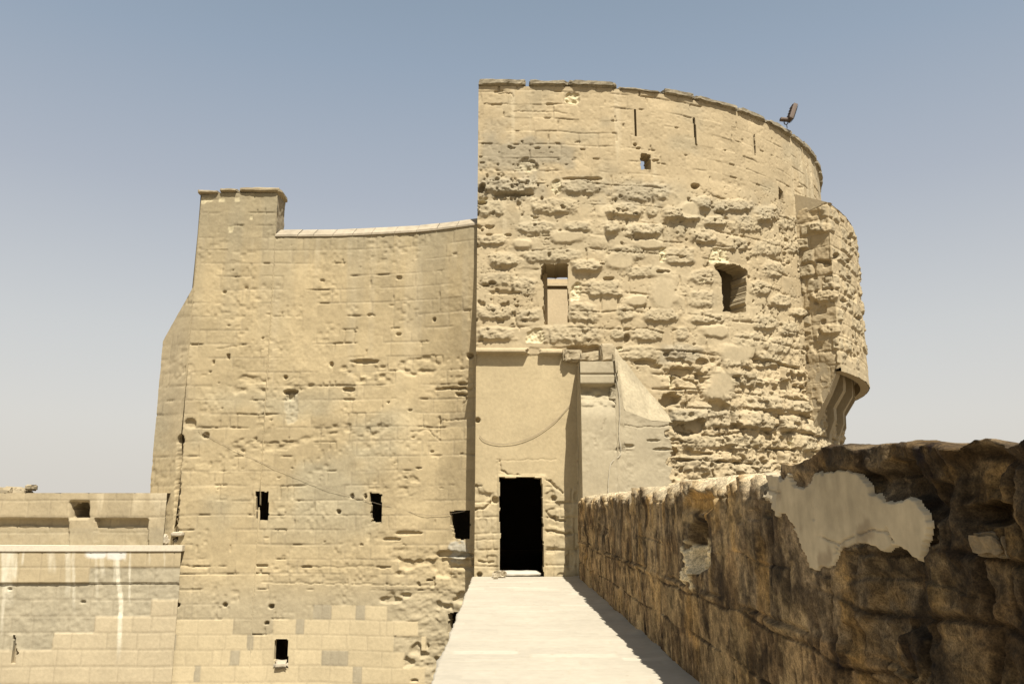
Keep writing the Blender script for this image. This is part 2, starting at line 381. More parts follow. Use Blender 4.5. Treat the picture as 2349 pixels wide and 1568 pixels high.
# eroded lower right flank
ero = body*ss(1500, 1560, px)*ss(780, 840, py+18*fbm(U*1.5, Z*1.5, 71, 2))
cav = ss(.56, .72, vn(U*2.1, Z*3.2, 72)*.65+vn(U*6, Z*7, 73)*.35)
T.h += ero*insid*(c2.r3-.55)*.15
T.h -= ero*(1-ss(.0, .045, c2.d+.05*fbm(U*5, Z*5, 76, 4)))*.12*ss(.45, .6, vn(U*2.4, Z*2.4, 78))
T.h += ero*ss(.1, .5, fbm(U*2.2, Z*2.6, 79, 4))*.07
T.h -= ero*cav*.09*(.6+.8*vn(U*8, Z*8, 75))
T.h += ero*.050*fbm(U*8, Z*8, 74, 5, .66)
lay = c2.dzb/(c2.dzt+c2.dzb); T.h += ero*insid*.05*(.2+.8*(1-lay))*(c2.r1 > .3)
T.h = T.h*(1-.30*body*(1-ero))
BOSS = [(1130,550,59,22),(1153,596,59,32),(1234,522,78,25),(1322,520,54,22),(1405,522,32,27),(1479,527,83,30),(1561,530,22,27),(1268,586,127,30),
(1479,623,103,25),(1135,717,78,32),(1217,721,54,27),(1330,716,80,42),(1383,662,81,37),(1435,718,39,32),(1515,723,76,30),(1136,765,88,32),
(1312,765,127,42),(1484,767,64,30),(1564,765,24,32),(1464,809,81,34),(1550,809,46,32),(1166,427,122,32),(1337,428,105,34),(1470,440,131,37),
(1269,473,103,35),(1428,482,84,30),(1496,482,26,28),(1542,487,40,30),(1126,478,60,35),(1561,492,74,31),(1607,467,41,31),
(1679,472,77,28),(1758,490,49,36),(1640,508,51,23),(1714,513,71,36),(1806,510,41,31),(1612,541,51,31),(1692,559,43,30),
(1756,568,61,38),(1819,569,32,25),(1557,587,72,40),(1774,620,47,32),(1615,634,66,32),(1612,685,66,36),(1622,727,69,30),(1832,717,29,18),(1756,739,54,32),
(1810,754,43,32),(1720,782,72,40),(1788,793,54,36),(1684,822,58,36),(1767,826,58,32),(1698,869,108,36),(1752,920,69,47),(1832,931,54,32),
(1575,956,80,32),(1738,967,69,43),(1806,970,40,36),(1868,981,40,36),(1853,1014,43,36),(1897,1021,32,29),(1926,1028,36,29),(1622,1012,108,32),(1700,1014,90,30),
(1600,1060,110,34),(1720,1070,90,34),(1140,640,70,30),(1200,655,60,36),(1345,610,70,26),(1440,580,80,30),(1660,640,20,20),(1740,660,50,30),(1790,690,40,30),(1420,765,36,30),(1652,900,60,34),(1640,940,50,30)]
rs = np.random.RandomState(3)
for i, (x, y, w_, h_) in enumerate(BOSS): T.boss(x, y, w_, h_*.95, (.045+.085*rs.rand()**2)*(1.1 if w_ > 50 else 1.0), 100+i)
for i, (x, y, w_, h_, D) in enumerate([(1541,916,48,30,.32),(1568,851,52,20,.16),(1809,882,38,26,.14),(1543,1036,24,24,.2),(1582,985,60,26,.2),(1687,977,26,16,.16),(1752,1061,20,14,.15),
        (1648,930,36,24,.16),(1600,975,40,30,.14),(1340,410,96,7,.10),(1105,432,14,20,.2),(1105,465,22,10,.16),(1595,428,18,12,.2),(1170,447,80,8,.12),(1457,332,6,6,.1),(1465,340,10,6,.08),
        (1115,655,20,6,.1),(1160,672,90,6,.06),(1438,775,14,16,.14),(1345,800,60,16,.17),(1300,800,60,14,.10),(1480,830,40,14,.12),(1530,812,16,10,.12),(1130,650,16,8,.1),(1260,585,8,14,.05),(1520,624,26,8,.1),
        (1395,640,24,10,.1),(1505,840,30,10,.12),(1500,965,26,16,.1),(1610,830,30,14,.12),(1860,900,14,20,.1),(1640,870,30,12,.12),(1670,1030,40,10,.12),(1600,1040,60,8,.1)]):
    T.pit(x, y, w_, h_, D, 300+i)
rs = np.random.RandomState(8)
T.col = mix(T.col, GREYT*.98, T.bm*.45); T.col = mix(T.col, PLAS*1.02, body*(1-T.bm)*(1-ero)*.45*ss(.35, .6, vn(U*1.2, Z*1.2, 69))); T.col *= (1-.16*np.clip(T.bm, 0, 1)*np.clip(T.rgh, -.3, 1))[..., None]
for i in range(70):      # small weathering holes
    x = rs.uniform(1100, 1850); y = rs.uniform(320, 800) if i % 3 else rs.uniform(325, 380)
    if i % 3 == 0: x = rs.uniform(1100, 1330)
    s_ = rs.uniform(3, 7); T.pit(x, y, s_*rs.uniform(.8, 2.4), s_*.7, rs.uniform(.02, .07), 500+i, rag=.8, freq=12)
for i, (x, y, w_, h_) in enumerate([(1521,583,15,30),(1649,589,44,34),(1542,877,12,26),(1206,379,48,30),(1313,226,30,24),(1275,428,22,28),(1320,668,22,36),(1231,770,40,30),(1109,457,20,12),(1610,645,18,6),(1815,1018,6,22),(1420,800,14,6)]):
    T.patch(x, y, w_, h_, FRESH, 700+i, D=.05, k=.85)
for x, y, w_, h_, k_ in [(1200,350,230,70,.75),(1165,432,140,50,.6),(1340,430,120,40,.4),(1460,445,150,50,.5),(1700,480,160,40,.4),(1560,810,90,40,.6),(1600,960,160,60,.35),(1860,560,60,200,.4),(1130,300,80,50,.3)]:
    m = T.blob(x, y, w_, h_, int(x+y), edge=.4, rag=.7, freq=3); T.col = mix(T.col, np.array([.32, .275, .19]), k_*m)
# smooth mortar smears between the stones
for i, (x, y, w_, h_) in enumerate([(1520,670,70,80),(1420,600,60,30),(1690,810,90,40),(1650,880,60,70),(1300,545,70,26),(1200,560,40,20),(1580,480,40,30),(1480,560,70,20),(1640,760,60,26),(1460,690,50,24)]):
    m = T.blob(x, y, w_, h_, 800+i, edge=.3, rag=.4, freq=3); T.h = T.h*(1-m)+m*.05; T.col = mix(T.col, PLAS, .6*m)
T.patch(1550, 811, 44, 24, DUSK, 801, D=-.03, k=.7)
# broken string course over the door panel, and the plaster panel itself
pn = panel.astype(float)
T.h = T.h*(1-pn)+pn*(-.04+.006*fbm(U*3, Z*3, 81, 3))
T.col = mix(T.col, np.array([.50, .40, .235])*(1+.06*fbm(U*1.2, Z*1.2, 82, 4)[..., None]), pn)
ls = lowstone.astype(float)
c3 = Courses(U, Z, -.1, .34, .35, .7, 27)
T.h += ls*((c3.r1-.5)*.03-(1-ss(.01, .03, c3.d))*.02+.018*fbm(U*7, Z*7, 83, 4)-.03*ss(.62, .74, vn(U*5, Z*5, 84)))
T.col = mix(T.col, GREYT*1.1, ls*.5*vn(U*3, Z*3, 85))
def string(x0, x1, H, yt=799):
    m = ((px > x0) & (px < x1) & (py > yt) & (py < yt+11)).astype(float); t = np.clip((py-yt)/4, 0, 1)
    return m*H*(.35+.65*t)
T.h = np.where((py > 788) & (py < 812) & (px < 1300), T.h*.25, T.h)
T.h += string(1088, 1214, .15)+string(1236, 1290, .12, 801)
T.pit(1225, 806, 34, 16, .02, 901); T.pit(1330, 803, 70, 18, .16, 902)
for pts, wd, D in [([(1140,1054),(1165,1056),(1230,1053),(1275,1053)],1.6,.012),([(1146,1055),(1148,1078),(1175,1088),(1215,1091),(1245,1094),(1262,1102)],2.0,.05),
        ([(1262,1102),(1290,1130)],3.0,.06),([(1090,1168),(1110,1165),(1135,1143)],3,.05),([(1240,1150),(1255,1180),(1270,1190),(1300,1195)],3,.05),([(1098,1285),(1130,1290)],3,.05),
        ([(1250,1215),(1290,1222),(1312,1224)],3,.06),([(1115,1240),(1115,1285)],1.5,.02),([(1090,1238),(1145,1236)],1.5,.02),([(1270,1240),(1272,1275)],1.6,.02),([(1140,1060),(1140,1120),(1145,1180)],1.4,.012),
        ([(1345,570),(1345,605)],2,.05),([(1130,214),(1175,215),(1175,236)],1.8,.03),([(1110,237),(1130,240),(1165,238)],1.8,.03),([(1255,238),(1290,239)],1.8,.03),([(1180,256),(1270,256),(1300,262)],1.5,.02),
        ([(1430,760),(1470,752),(1520,762)],2.4,.05),([(1555,860),(1600,880),(1610,910)],3,.09),([(1560,990),(1640,1000),(1700,990)],3,.07),([(1500,1003),(1560,1010)],3,.06)]:
    T.line(pts, wd, D, int(pts[0][0]))
for i, (x, y, s_) in enumerate([(1135,1146,15),(1271,1143,13),(1135,1147,9),(1272,1186,9),(1096,963,10),(1100,1318,12)]): T.pit(x, y, s_, s_, .16, 950+i, rag=.3)
# openings
T.open([(1146,1094),(1244,1093),(1248,1330),(1147,1330)], 'doorway', .55, rag=2.5)
T.open([(1242,612),(1248,605),(1303,605),(1304,640),(1304,741),(1247,743),(1246,648),(1241,640)], 'window', 1.3, skew=.11)
T.open([(1638,610),(1650,602),(1700,608),(1713,620),(1711,718),(1658,716),(1656,640)], 'window', .58)
T.open([(1470,352),(1492,353),(1494,389),(1470,388)], 'window', .45)
T.open([(1786,428),(1797,440),(1797,462),(1786,456)], 'window', .5, cap=True)
T.open([(1453,250),(1459,250),(1462,312),(1456,312)], 'arrow_slit', .4, cap=True, flat=4, rag=1)
T.open([(1589,270),(1594,270),(1597,305),(1600,335),(1595,333),(1591,305)], 'arrow_slit', .4, cap=True, flat=4, rag=1)
T.open([(1728,308),(1731.5,308),(1734,358),(1730,356)], 'arrow_slit', .4, cap=True, flat=4, rag=1)
T.build('wall', M_STONE, tower, M_STONE)
# shell: the unseen back of the tower, the floor that roofs the door chamber and a cross wall seen through the window
b = MB(); ring = [(TCX+TR*math.sin(math.radians(a)), TCY-TR*math.cos(math.radians(a))) for a in range(91, 181, 3)]+[(TCX, TCY+TR), (TX0, TCY+TR), (TX0, TY)]
k = len(ring); b.add([(x, y, -9) for x, y in ring]+[(x, y, 12.2) for x, y in ring], [(i, i+1, k+i+1, k+i) for i in range(k-1)])
fr = [(TX0, TY)]+[(TCX+TR*math.sin(math.radians(a)), TCY-TR*math.cos(math.radians(a))) for a in range(0, 92, 3)]
k = len(fr); b.add([(x, y, -9) for x, y in fr]+[(x, y, -.2) for x, y in fr], [(i, i+1, k+i+1, k+i) for i in range(k-1)])
b.build('back_wall', M_PLAIN, tower)
fl = MB(); full = fr+[(TCX+TR*math.sin(math.radians(a)), TCY-TR*math.cos(math.radians(a))) for a in range(93, 181, 3)]+[(TX0, TCY+TR)]
for zz in (5.2, 4.9, -.3): fl.add([(TCX+(x-TCX)*.985, TCY+(y-TCY)*.985 if y > TY+.1 else y+.12, zz) for x, y in full], [tuple(range(len(full)))])
fl.build('floor', M_PLAIN, tower)
M_INN = stone_mat('warm_inner_stone', attr=False, base=(.66, .52, .32))
def section_wall():
    Y = 25.0; a = onY(1252.5, 700, Y); t = onY(1280, 641, Y); m = MB()
    m.box((a[0], Y, 5.21), (a[0]+3.2, Y+.6, t[2]-.22)); m.box((a[0]-.02, Y-.06, t[2]-.22), (a[0]+3.2, Y+.66, t[2]-.12)); m.box((a[0], Y, t[2]-.12), (a[0]+3.2, Y+.6, t[2]+.02))
    m.build('inner_wall', M_INN, tower)
    d = MB(); d.box((a[0]-2.2, Y+1.2, 5.21), (a[0]+.8, Y+1.3, t[2]+.1)); d.build('inner_wall', M_PLAIN, tower)
section_wall()
m = MB(); a_ = onY(1238, 745, TY+.75); b_ = onY(1254, 600, TY+.75); m.box((a_[0]-.1, TY+.85, a_[2]-.05), (b_[0]+.02, TY+1.28, b_[2]+.3)); m.build('shade_strip_block', M_INN, tower)  # added block, kept in shade to give the window a dark left strip
m = MB(); a_ = math.radians(26.); nn = np.array([-math.sin(a_), math.cos(a_), 0]); tt_ = np.array([math.cos(a_), math.sin(a_), 0]); c_ = onY(1678, 660, 20.3)+nn*.52
q_ = [c_-tt_*.75, c_+tt_*.75, c_+tt_*.75+nn*1.6, c_-tt_*.75+nn*1.6]; z0_, z1_ = c_[2]-.95, c_[2]+.95
m.add([(p[0], p[1], z0_) for p in q_]+[(p[0], p[1], z1_) for p in q_], [(0, 1, 2, 3), (4, 5, 6, 7), (1, 2, 6, 5), (2, 3, 7, 6), (3, 0, 4, 7)]); m.build('chamber', M_PLAIN, tower)
# coping stones round the top
M_COP = stone_mat('dark_coping', attr=False, base=(.29, .245, .165), bump=.6, var=.25); P = np.array(path); seg = np.hypot(*(P[1:]-P[:-1]).T); L = np.r_[0, np.cumsum(seg)]; u = -.02; rs = np.random.RandomState(14); i = 0
while u < 17.2:
    ln = rs.uniform(.75, 1.7); um = u+ln/2
    x = np.interp(um, L, P[:, 0]); y = np.interp(um, L, P[:, 1]); x1 = np.interp(um+.2, L, P[:, 0]); y1 = np.interp(um+.2, L, P[:, 1]); x0 = np.interp(um-.2, L, P[:, 0]); y0 = np.interp(um-.2, L, P[:, 1])
    t = np.array([x1-x0, y1-y0, 0]); t /= np.linalg.norm(t); n = np.array([-t[1], t[0], 0])
    low = 2.15 < um < 2.9 or rs.rand() < .1
    hgt = .07 if low else rs.uniform(.16, .21)
    c = np.array([x, y, 12.19+hgt/2])+n*(.22 if not low else .26)
    cp = MB(); cp.rough(c, (t, n, (0, 0, 1)), (ln-.03, .62, hgt), 60+i, amp=.028, chip=.05, n=(int(ln/.07), 6, 4), freq=5); cp.build('coping_stone', M_COP, tower)
    u += ln+(.07 if rs.rand() < .25 else .0); i += 1
# ---- boxed bay on corbels, concentric with the tower
def pol(a, r, z): return np.array([TCX+r*math.sin(math.radians(a)), TCY-r*math.cos(math.radians(a)), z])
RB, A0, A1, ZB0, ZB1 = 10.61, 45.3, 84.0, 5.15, 9.95
pts_ = [pol(A0, r_, 0)[:2] for r_ in np.linspace(TR-.15, RB, 12)]+[pol(a, RB, 0)[:2] for a in np.arange(A0+.25, A1+.1, .5)]
side = path_relief(pts_, .020, 3.2, ZB1, .020)
UC = RB-TR+.15
onfront = side.U > UC
def ztop_corb(rr):   # profile of a corbel: how low it reaches at each radius
    r = np.array([TR-.2, TR+.02, TR+.05, TR+.16, TR+.22, TR+.28, TR+.50, TR+.56, TR+.60, TR+.74, TR+.77, RB])
    z = np.array([3.2, 3.45, 3.75, 3.95, 4.12, 4.16, 4.55, 4.62, 4.82, 5.02, 5.22, 5.24]); return np.interp(rr, r, z)
def bay_face(R_, seed):
    U, Z, px, py = R_.U, R_.Z, R_.px, R_.py
    R_.col[:] = TAN*.97; R_.col *= (1+.08*fbm(U*1.3+seed, Z, seed, 4))[..., None]
    c = Courses(U+3, Z, 3.1, .43, .38, .8, seed, wav=.02); ins = ss(.03, .07, c.d+.03*fbm(U*5, Z*5, seed+1, 3))*ss(0, .07, abs(U-UC)+.0)
    bos = (c.r1 > .45)*1.0; tv = c.dzt/(c.dzb+c.dzt)
    R_.h += ins*bos*(.02+.06*c.r2)*(.5+.5*tv)*(1+1.1*fbm(U*7, Z*8, seed+2, 5, .6))+.014*fbm(U*6, Z*6, seed+3, 4)-(1-ss(.01, .025, c.d))*.012
    R_.col = mix(R_.col, GREYT*.93, ins*bos*.5)
bay_face(side, 131)
side.h = np.where(onfront, side.h, side.h*(ss(3.2, 5.8, side.Z)*.8+.2))
for i, (x, y, w_, h_, D) in enumerate([(1890,600,34,10,.13),(1915,590,12,18,.12),(1950,545,10,16,.12),(1962,680,10,26,.12),(1975,640,8,14,.1),(1935,690,14,10,.1),(1970,730,12,8,.1),(1945,600,10,10,.1)]): side.pit(x, y, w_, h_, D, 40+i)
side.h += .035*fbm(side.U*3, side.Z*3, 139, 5, .62)*ss(0, .1, abs(side.U-UC))-.06*ss(.66, .74, vn(side.U*7, side.Z*7, 140))*ss(.4, .6, vn(side.U*1.5, side.Z*1.5, 141))
low = ss(5.60, 5.48, side.Z)*onfront*.7; side.h = side.h*(1-low)+low*.02; side.col = mix(side.col, PLAS, low*.7)
side.boss(1880, 522, 50, 22, .08, 41); side.boss(1890, 678, 60, 26, .09, 42); side.boss(1905, 755, 40, 22, .08, 43)
rr = np.hypot(side.B[..., 0]-TCX, side.B[..., 1]-TCY); rq = (rr[:-1, :-1]+rr[1:, 1:])/2; zq = (side.Z[:-1, :-1]+side.Z[1:, 1:])/2; uq = (side.U[:-1, :-1]+side.U[1:, 1:])/2
nick = ((rq-(RB-.03))**2/.16**2+(zq-5.30)**2/.10**2) < 1
cut_ = np.where(uq > UC, (zq < ZB0), (zq < ztop_corb(rq))  )
bay = side.build('machicolation_bay', M_STONE, tower, M_STONE, cut=cut_)
def corbel(a0, a1, seed, full=False):
    rad = np.array([TR-.2, TR, TR+.04, TR+.13, TR+.26, TR+.45, TR+.52, TR+.72, TR+.76])+0
    zz = ztop_corb(rad); zz[-1] = 5.08
    if full: pts = list(zip(rad, zz))+[(TR+.76, 5.45), (TR-.2, 5.45)]
    else: pts = [(TR-.2, 3.1), (TR, 3.3), (TR+.04, 3.62), (TR+.20, 4.00), (TR+.21, 4.34), (TR+.50, 4.80), (TR+.52, 5.0), (TR+.52, 5.49), (TR-.2, 5.49)]
    m = MB(); V = []; n = len(pts); K = 5
    for k in range(K):
        a = a0+(a1-a0)*k/(K-1)
        for i, (r, z) in enumerate(pts): V.append(pol(a, r+.015*float(fbm(np.array(a*1.3), np.array(z*3.), seed, 2)), z))
    Fs = [tuple(range(n)), tuple((K-1)*n+i for i in range(n))[::-1]]
    for k in range(K-1):
        for i in range(n): Fs.append((k*n+i, k*n+(i+1) % n, (k+1)*n+(i+1) % n, (k+1)*n+i))
    m.add(V, Fs); return m.build('corbel', M_PLAIN, bay)
corbel(A0+.08, A0+1.9, 1, True); corbel(A0+7.4, A0+9.0, 2); corbel(A0+14.8, A0+16.4, 3); corbel(A0+22.2, A0+23.8, 4)
m = MB()   # bay: sloping top, underside slab with the machicolation gaps, far end
NA = 24; AA = np.linspace(A0, A1, NA)
V = [pol(a, TR-.1, ZB1+.55) for a in AA]+[pol(a, RB-.0, ZB1+.01*(i % 2)) for i, a in enumerate(AA)]; m.add(V, [(i, NA+i, NA+i+1, i+1) for i in range(NA-1)])
m.add([pol(A0, TR-.1, ZB1-.2), pol(A0, RB, ZB1), pol(A0, TR-.1, ZB1+.55)], [(0, 1, 2)])
m.add([pol(A1, TR-.1, ZB0), pol(A1, RB, ZB0), pol(A1, RB, ZB1), pol(A1, TR-.1, ZB1+.55)], [(0, 1, 2, 3)])
V = [pol(a, RB-.24, ZB0) for a in AA]+[pol(a, RB, ZB0) for a in AA]+[pol(a, RB-.24, ZB0+.35) for a in AA]+[pol(a, TR-.1, ZB0+.35) for a in AA]
m.add(V, [(i, i+1, NA+i+1, NA+i) for i in range(NA-1)]+[(i, 2*NA+i, 2*NA+i+1, i+1) for i in range(NA-1)]+[(2*NA+i, 3*NA+i, 3*NA+i+1, 2*NA+i+1) for i in range(NA-1)])
m.build('bay_top', M_PLAIN, bay)
# ---- buttress right of the door, with its plastered slope
XB0 = 1.84
bx = [XB0, onY(1410, 900, 18.6)[0], onY(1545, 1000, 18.9)[0]]
def bpath(x): return np.interp(x, [XB0, bx[1], bx[1]+.02, bx[2]], [18.45, 18.5, 18.55, 18.95])
xs = np.linspace(XB0, bx[2], 60); bpts = [(x, bpath(x)) for x in xs]
tp = [(1325, 826), (1411, 826), (1413, 870), (1432, 940), (1495, 964), (1546, 968)]
def btop(u, x, y):
    sx_ = np.array([a for a, _ in tp]); out = []
    for xi, yi in zip(x, y):
        lo_, hi_ = 3., 7.
        for _ in range(18):
            mid = (lo_+hi_)/2; a, bb = project(np.array([xi, yi, mid]))
            if bb > np.interp(a, sx_, [q for _, q in tp]): lo_ = mid
            else: hi_ = mid
        out.append(lo_)
    return np.array(out)
Bt = path_relief(bpts, .022, -.2, 5.2, .022, ztop=btop)
px, py, U, Z = Bt.px, Bt.py, Bt.U, Bt.Z
Bt.col[:] = np.array([.42, .355, .235]); Bt.col *= (1+.07*fbm(U*1.1, Z, 211, 4))[..., None]
c = Courses(U, Z, 0, .42, .5, 1.1, 212); pr_ = ss(.4, .6, vn(U*1.2, Z*1.5, 213))*ss(1390, 1420, px)
Bt.h += -(1-ss(.008, .025, c.d))*.018*pr_+(c.r1-.5)*.02*pr_+.012*fbm(U*2, Z*2, 214, 4)+.012*fbm(U*9, Z*9, 215, 3)*ss(.4, .7, vn(U*2, Z*2, 216))
top = (px < 1412) & (py < 930)
Bt.B[..., 1] += np.where(px < 1412, ss(960, 880, py)*.25, 0)
blk = (px < 1411) & (py < 882); Bt.h += blk*.12*ss(882, 876, py)-(blk & (abs(py-855) < 1.6))*.03
Bt.h -= ((px < 1412) & (py > 882) & (py < 915))*(.10+.05*fbm(U*5, Z*5, 217, 3)); Bt.h += ((px < 1412) & (py > 900) & (py < 930))*.08*fbm(U*5, Z*6, 219, 4)
for i, (x, y, w_, h_, D) in enumerate([(1440,1022,30,8,.05),(1420,1030,16,8,.06),(1535,995,16,16,.15),(1500,1010,30,6,.05),(1540,1060,20,20,.15),(1520,1030,40,6,.05),(1365,1010,4,10,.02)]): Bt.pit(x, y, w_, h_, D, 60+i)
Bt.line([(1390,960),(1380,985)], 1.5, .02, 5); Bt.line([(1415,970),(1470,980),(1540,975)], 1.5, .02, 6)
q = (Bt.qx > 1528+10*vn(Bt.qy*.09, Bt.qy*0, 7)+8*vn(Bt.qy*.3, Bt.qy*0, 8))
Bt.build('buttress', M_STONE, tower, M_STONE, cut=q)
m = MB()  # side face, back of slope and the plastered incline up to the tower
n = 40; zc = np.linspace(-.2, btop(None, [XB0+.03], [bpath(XB0)])[0], n)
yy = [float(bpath(XB0))-.01-(.12 if z > 4.75 else 0)+(.25*float(ss(3.9, 4.7, z))) for z in zc]
m.add([(XB0, y_+.0, z) for y_, z in zip(yy, zc)]+[(XB0+.02*math.sin(z*3), 19.5, z) for z in zc], [(i, i+1, n+i+1, n+i) for i in range(n-1)])
zt = btop(None, xs, [float(bpath(x)) for x in xs]); K = 16; V = []
tl = [(1325,800),(1406,786),(1470,870),(1546,966)]
for i, x in enumerate(xs):
    f = i/(len(xs)-1); yb = (TCY-math.sqrt(max(TR**2-(x-TCX)**2, 0)) if x > TCX else TY)+.05
    lo_, hi_ = 3., 7.
    for _ in range(18):
        mid = (lo_+hi_)/2; a, bb = project(np.array([x, yb, mid]))
        if bb > np.interp(a, [a_ for a_, _ in tl], [b_ for _, b_ in tl]): lo_ = mid
        else: hi_ = mid
    if x < bx[1]: lo_ = zt[i]+.02
    for k in range(K):
        g = k/(K-1); yf = float(bpath(x))+(.13 if x < bx[1] else 0); V.append((x, yf*(1-g)+yb*g, zt[i]*(1-g)+lo_*g+.09*float(fbm(np.array(x*4), np.array(g*4.), 88, 4))*min(1, 6*g*(1-g))))
m.add(V, [(i*K+k, (i+1)*K+k, (i+1)*K+k+1, i*K+k+1) for i in range(len(xs)-1) for k in range(K-1)])
m.build('buttress_slope', stone_mat('slope_plaster', attr=False, base=(.42, .352, .228), bump=.4, var=.16), tower)
m = MB()
for i, (x0, y0, x1, y1, Y_, dd) in enumerate([(1379,786,1411,829,18.95,.5),(1292,800,1335,826,19.25,.2),(1330,806,1382,828,19.15,.3)]):
    a_, b_ = onY(x0, y1, Y_), onY(x1, y0, Y_); m.rough(((a_[0]+b_[0])/2, Y_+dd/2, (a_[2]+b_[2])/2), ((1, 0, 0), (0, 1, 0), (0, 0, 1)), (b_[0]-a_[0], dd, b_[2]-a_[2]), 330+i, amp=.02 if i == 0 else .06, chip=.03, n=(10, 6, 10), freq=6)
m.build('buttress_head', M_PLAIN, tower)
# ================================================================== LEFT BUILDING
hall = thing('flanking_building', 'plain tan ashlar building with a raised pier left of the round tower', 'building', (-4.5, 20.8, 0))
Zc = onY(1092, 513, 19.62)[2]
cop = [onZ(x, y, Zc) for x, y in [(632,540.5),(765,540),(856,536),(948,531),(1020,524),(1092,513)]]
pX = [p[0] for p in cop]; pY = [p[1] for p in cop]; YL = pY[0]
XL = onY(432, 800, YL)[0]; XF = -.4175*(YL+.28)
ctl = [(XF, YL+.28), (XL, YL)]+[(x, y) for x, y in zip(pX, pY)]+[(TX0+.02, pY[-1]-.0)]
Pd = []
for (x0, y0), (x1, y1) in zip(ctl[:-1], ctl[1:]):
    for t in np.linspace(0, 1, 12, endpoint=False): Pd.append((x0+(x1-x0)*t, y0+(y1-y0)*t))
Pd.append(ctl[-1]); Pd = np.array(Pd)
sy = Pd[:, 1].copy()
for _ in range(14): sy[14:-1] = (sy[13:-2]+sy[14:-1]*2+sy[15:])/4
Pd[:, 1] = sy
def ztl(u, x, y):
    out = []
    outline = [(340, 850), (375, 780), (445, 655), (447, 600), (458, 447)]
    for xi, yi in zip(x, y):
        if xi < XL+.25:
            lo_, hi_ = 3., 12.
            for _ in range(18):
                mid = (lo_+hi_)/2; a, bb = project(np.array([xi, yi, mid]))
                lim = 99 if a > 458 else np.interp(a, [q[0] for q in outline], [q[1] for q in outline])
                if bb > max(lim, 447): lo_ = mid
                else: hi_ = mid
            z = lo_
        else: z = 99
        cap = 9.72 if xi < onY(634, 500, yi)[0] else Zc
        out.append(min(z, cap))
    return np.array(out)
H = path_relief(Pd, .025, -7.8, 9.8, .026, ztop=ztl)
px, py, U, Z = H.px, H.py, H.U, H.Z
X = H.B[..., 0]
H.B[..., 1] += .42*ss(7.6, 3.6, Z)*ss(-2.6, -1.2, X)
H.cells(); px, py = H.px, H.py
H.col[:] = np.array([.468, .370, .212]); H.col *= (1+.15*fbm(U*.5, Z*.6, 401, 6, .6))[..., None]
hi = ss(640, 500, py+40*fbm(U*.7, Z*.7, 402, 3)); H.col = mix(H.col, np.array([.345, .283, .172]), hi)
gz = ss(.0, .45, fbm(U*.45, Z*.6, 403, 4))*ss(860, 950, py)*ss(1300, 1150, py)*ss(1000, 850, px); H.col = mix(H.col, np.array([.41, .352, .228]), gz*.8)
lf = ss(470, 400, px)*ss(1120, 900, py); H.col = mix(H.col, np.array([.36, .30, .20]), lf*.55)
c = Courses(U, Z, -7.8, .352, .5, .85, 411, wav=.008, vary=.04, filler=.3)
pr_ = ss(.42, .62, vn(U*1.1, Z*2.3, 412))
jn = 1-ss(.008, .024, c.d)
newb = np.interp(px, [-50,0,150,250,330,440,600,690,720,830,850,930,940,960,1100], [1500,1500,1440,1395,1400,1430,1440,1425,1400,1372,1400,1420,1500,1700,1700])
cx_, cy_ = project(np.stack([X-(U-c.uc), H.B[..., 1], c.zc], -1))
new = (cy_ > np.interp(cx_, [-50,0,150,250,330,440,600,690,720,830,850,930,940,960,1100], [1500,1500,1440,1395,1400,1430,1440,1425,1400,1372,1400,1420,1480,1700,1700])).astype(float)
H.h += .007*fbm(U*15, Z*15, 449, 3, .7)*ss(.4, .6, vn(U*1.2, Z*1.5, 450))*(1-new); H.h += .02*fbm(U*.5, Z*.5, 413, 3)+(1-new)*(.007*fbm(U*6, Z*6, 414, 4)-jn*.010*pr_+(c.r1-.5)*.010*pr_)-new*jn*.005
H.col *= (1+(1-new)*(c.r2-.5)*.16)[..., None]; H.col *= (1+(1-new)*.10*fbm(U*5, Z*5, 446, 4, .65))[..., None]
vs = ss(.52, .8, vn(U*2.2, Z*.25, 447)); H.col = mix(H.col, np.array([.33, .285, .19]), (1-new)*vs*.35*ss(900, 560, py)); vs = ss(.6, .85, vn(U*4, Z*.3, 448)); H.col = mix(H.col, PALE*.85, (1-new)*vs*.3*ss(1000, 700, py))
H.h -= (1-new)*jn*.030*ss(.70, .80, vn(U*2.6, Z*5, 440)*.75+vn(U*.6, Z*.8, 445)*.25)
old = ((c.fill > .5) & (c.r3 > .35))*new
H.col = mix(H.col, np.array([.60, .490, .300])*(1+.10*(c.r2[..., None]-.5)), new*(1-old)*.97)
H.col = mix(H.col, np.array([.42, .36, .245]), old*.9); H.col = mix(H.col, np.array([.43, .365, .24]), (1-new)*ss(1290, 1400, py)*.7)
H.col = mix(H.col, DUSK, (1-new)*jn*pr_*.3+new*jn*.22)
# the crumbling belt across the middle and beside the tower
belt = np.zeros_like(U)
for x, y, w_, h_ in [(580,880,90,34),(840,850,110,50),(700,880,60,24),(960,840,80,40),(620,1020,200,30),(820,985,150,24),(930,1110,60,40)]: belt = np.maximum(belt, H.blob(x, y, w_, h_, int(x)+int(y), rag=.9, freq=3))
H.h -= belt*.035*ss(.45, .75, vn(U*6, Z*9, 422)); H.h += belt*.017*fbm(U*8, Z*12, 423, 4, .6)
rg = ss(850, 950, px)*ss(1230, 1290, py)*(1-new)
H.h += rg*.05*fbm(U*2.5, Z*4.5, 424, 6, .6); H.h -= rg*.08*ss(.62, .75, vn(U*2, Z*4, 425)*.7+vn(U*8, Z*8, 426)*.3)
gr = ss(.6, .8, vn(U*1.4, Z*2, 427)); H.h -= (1-new)*gr*.016*ss(.5, .8, vn(U*11, Z*11, 428))
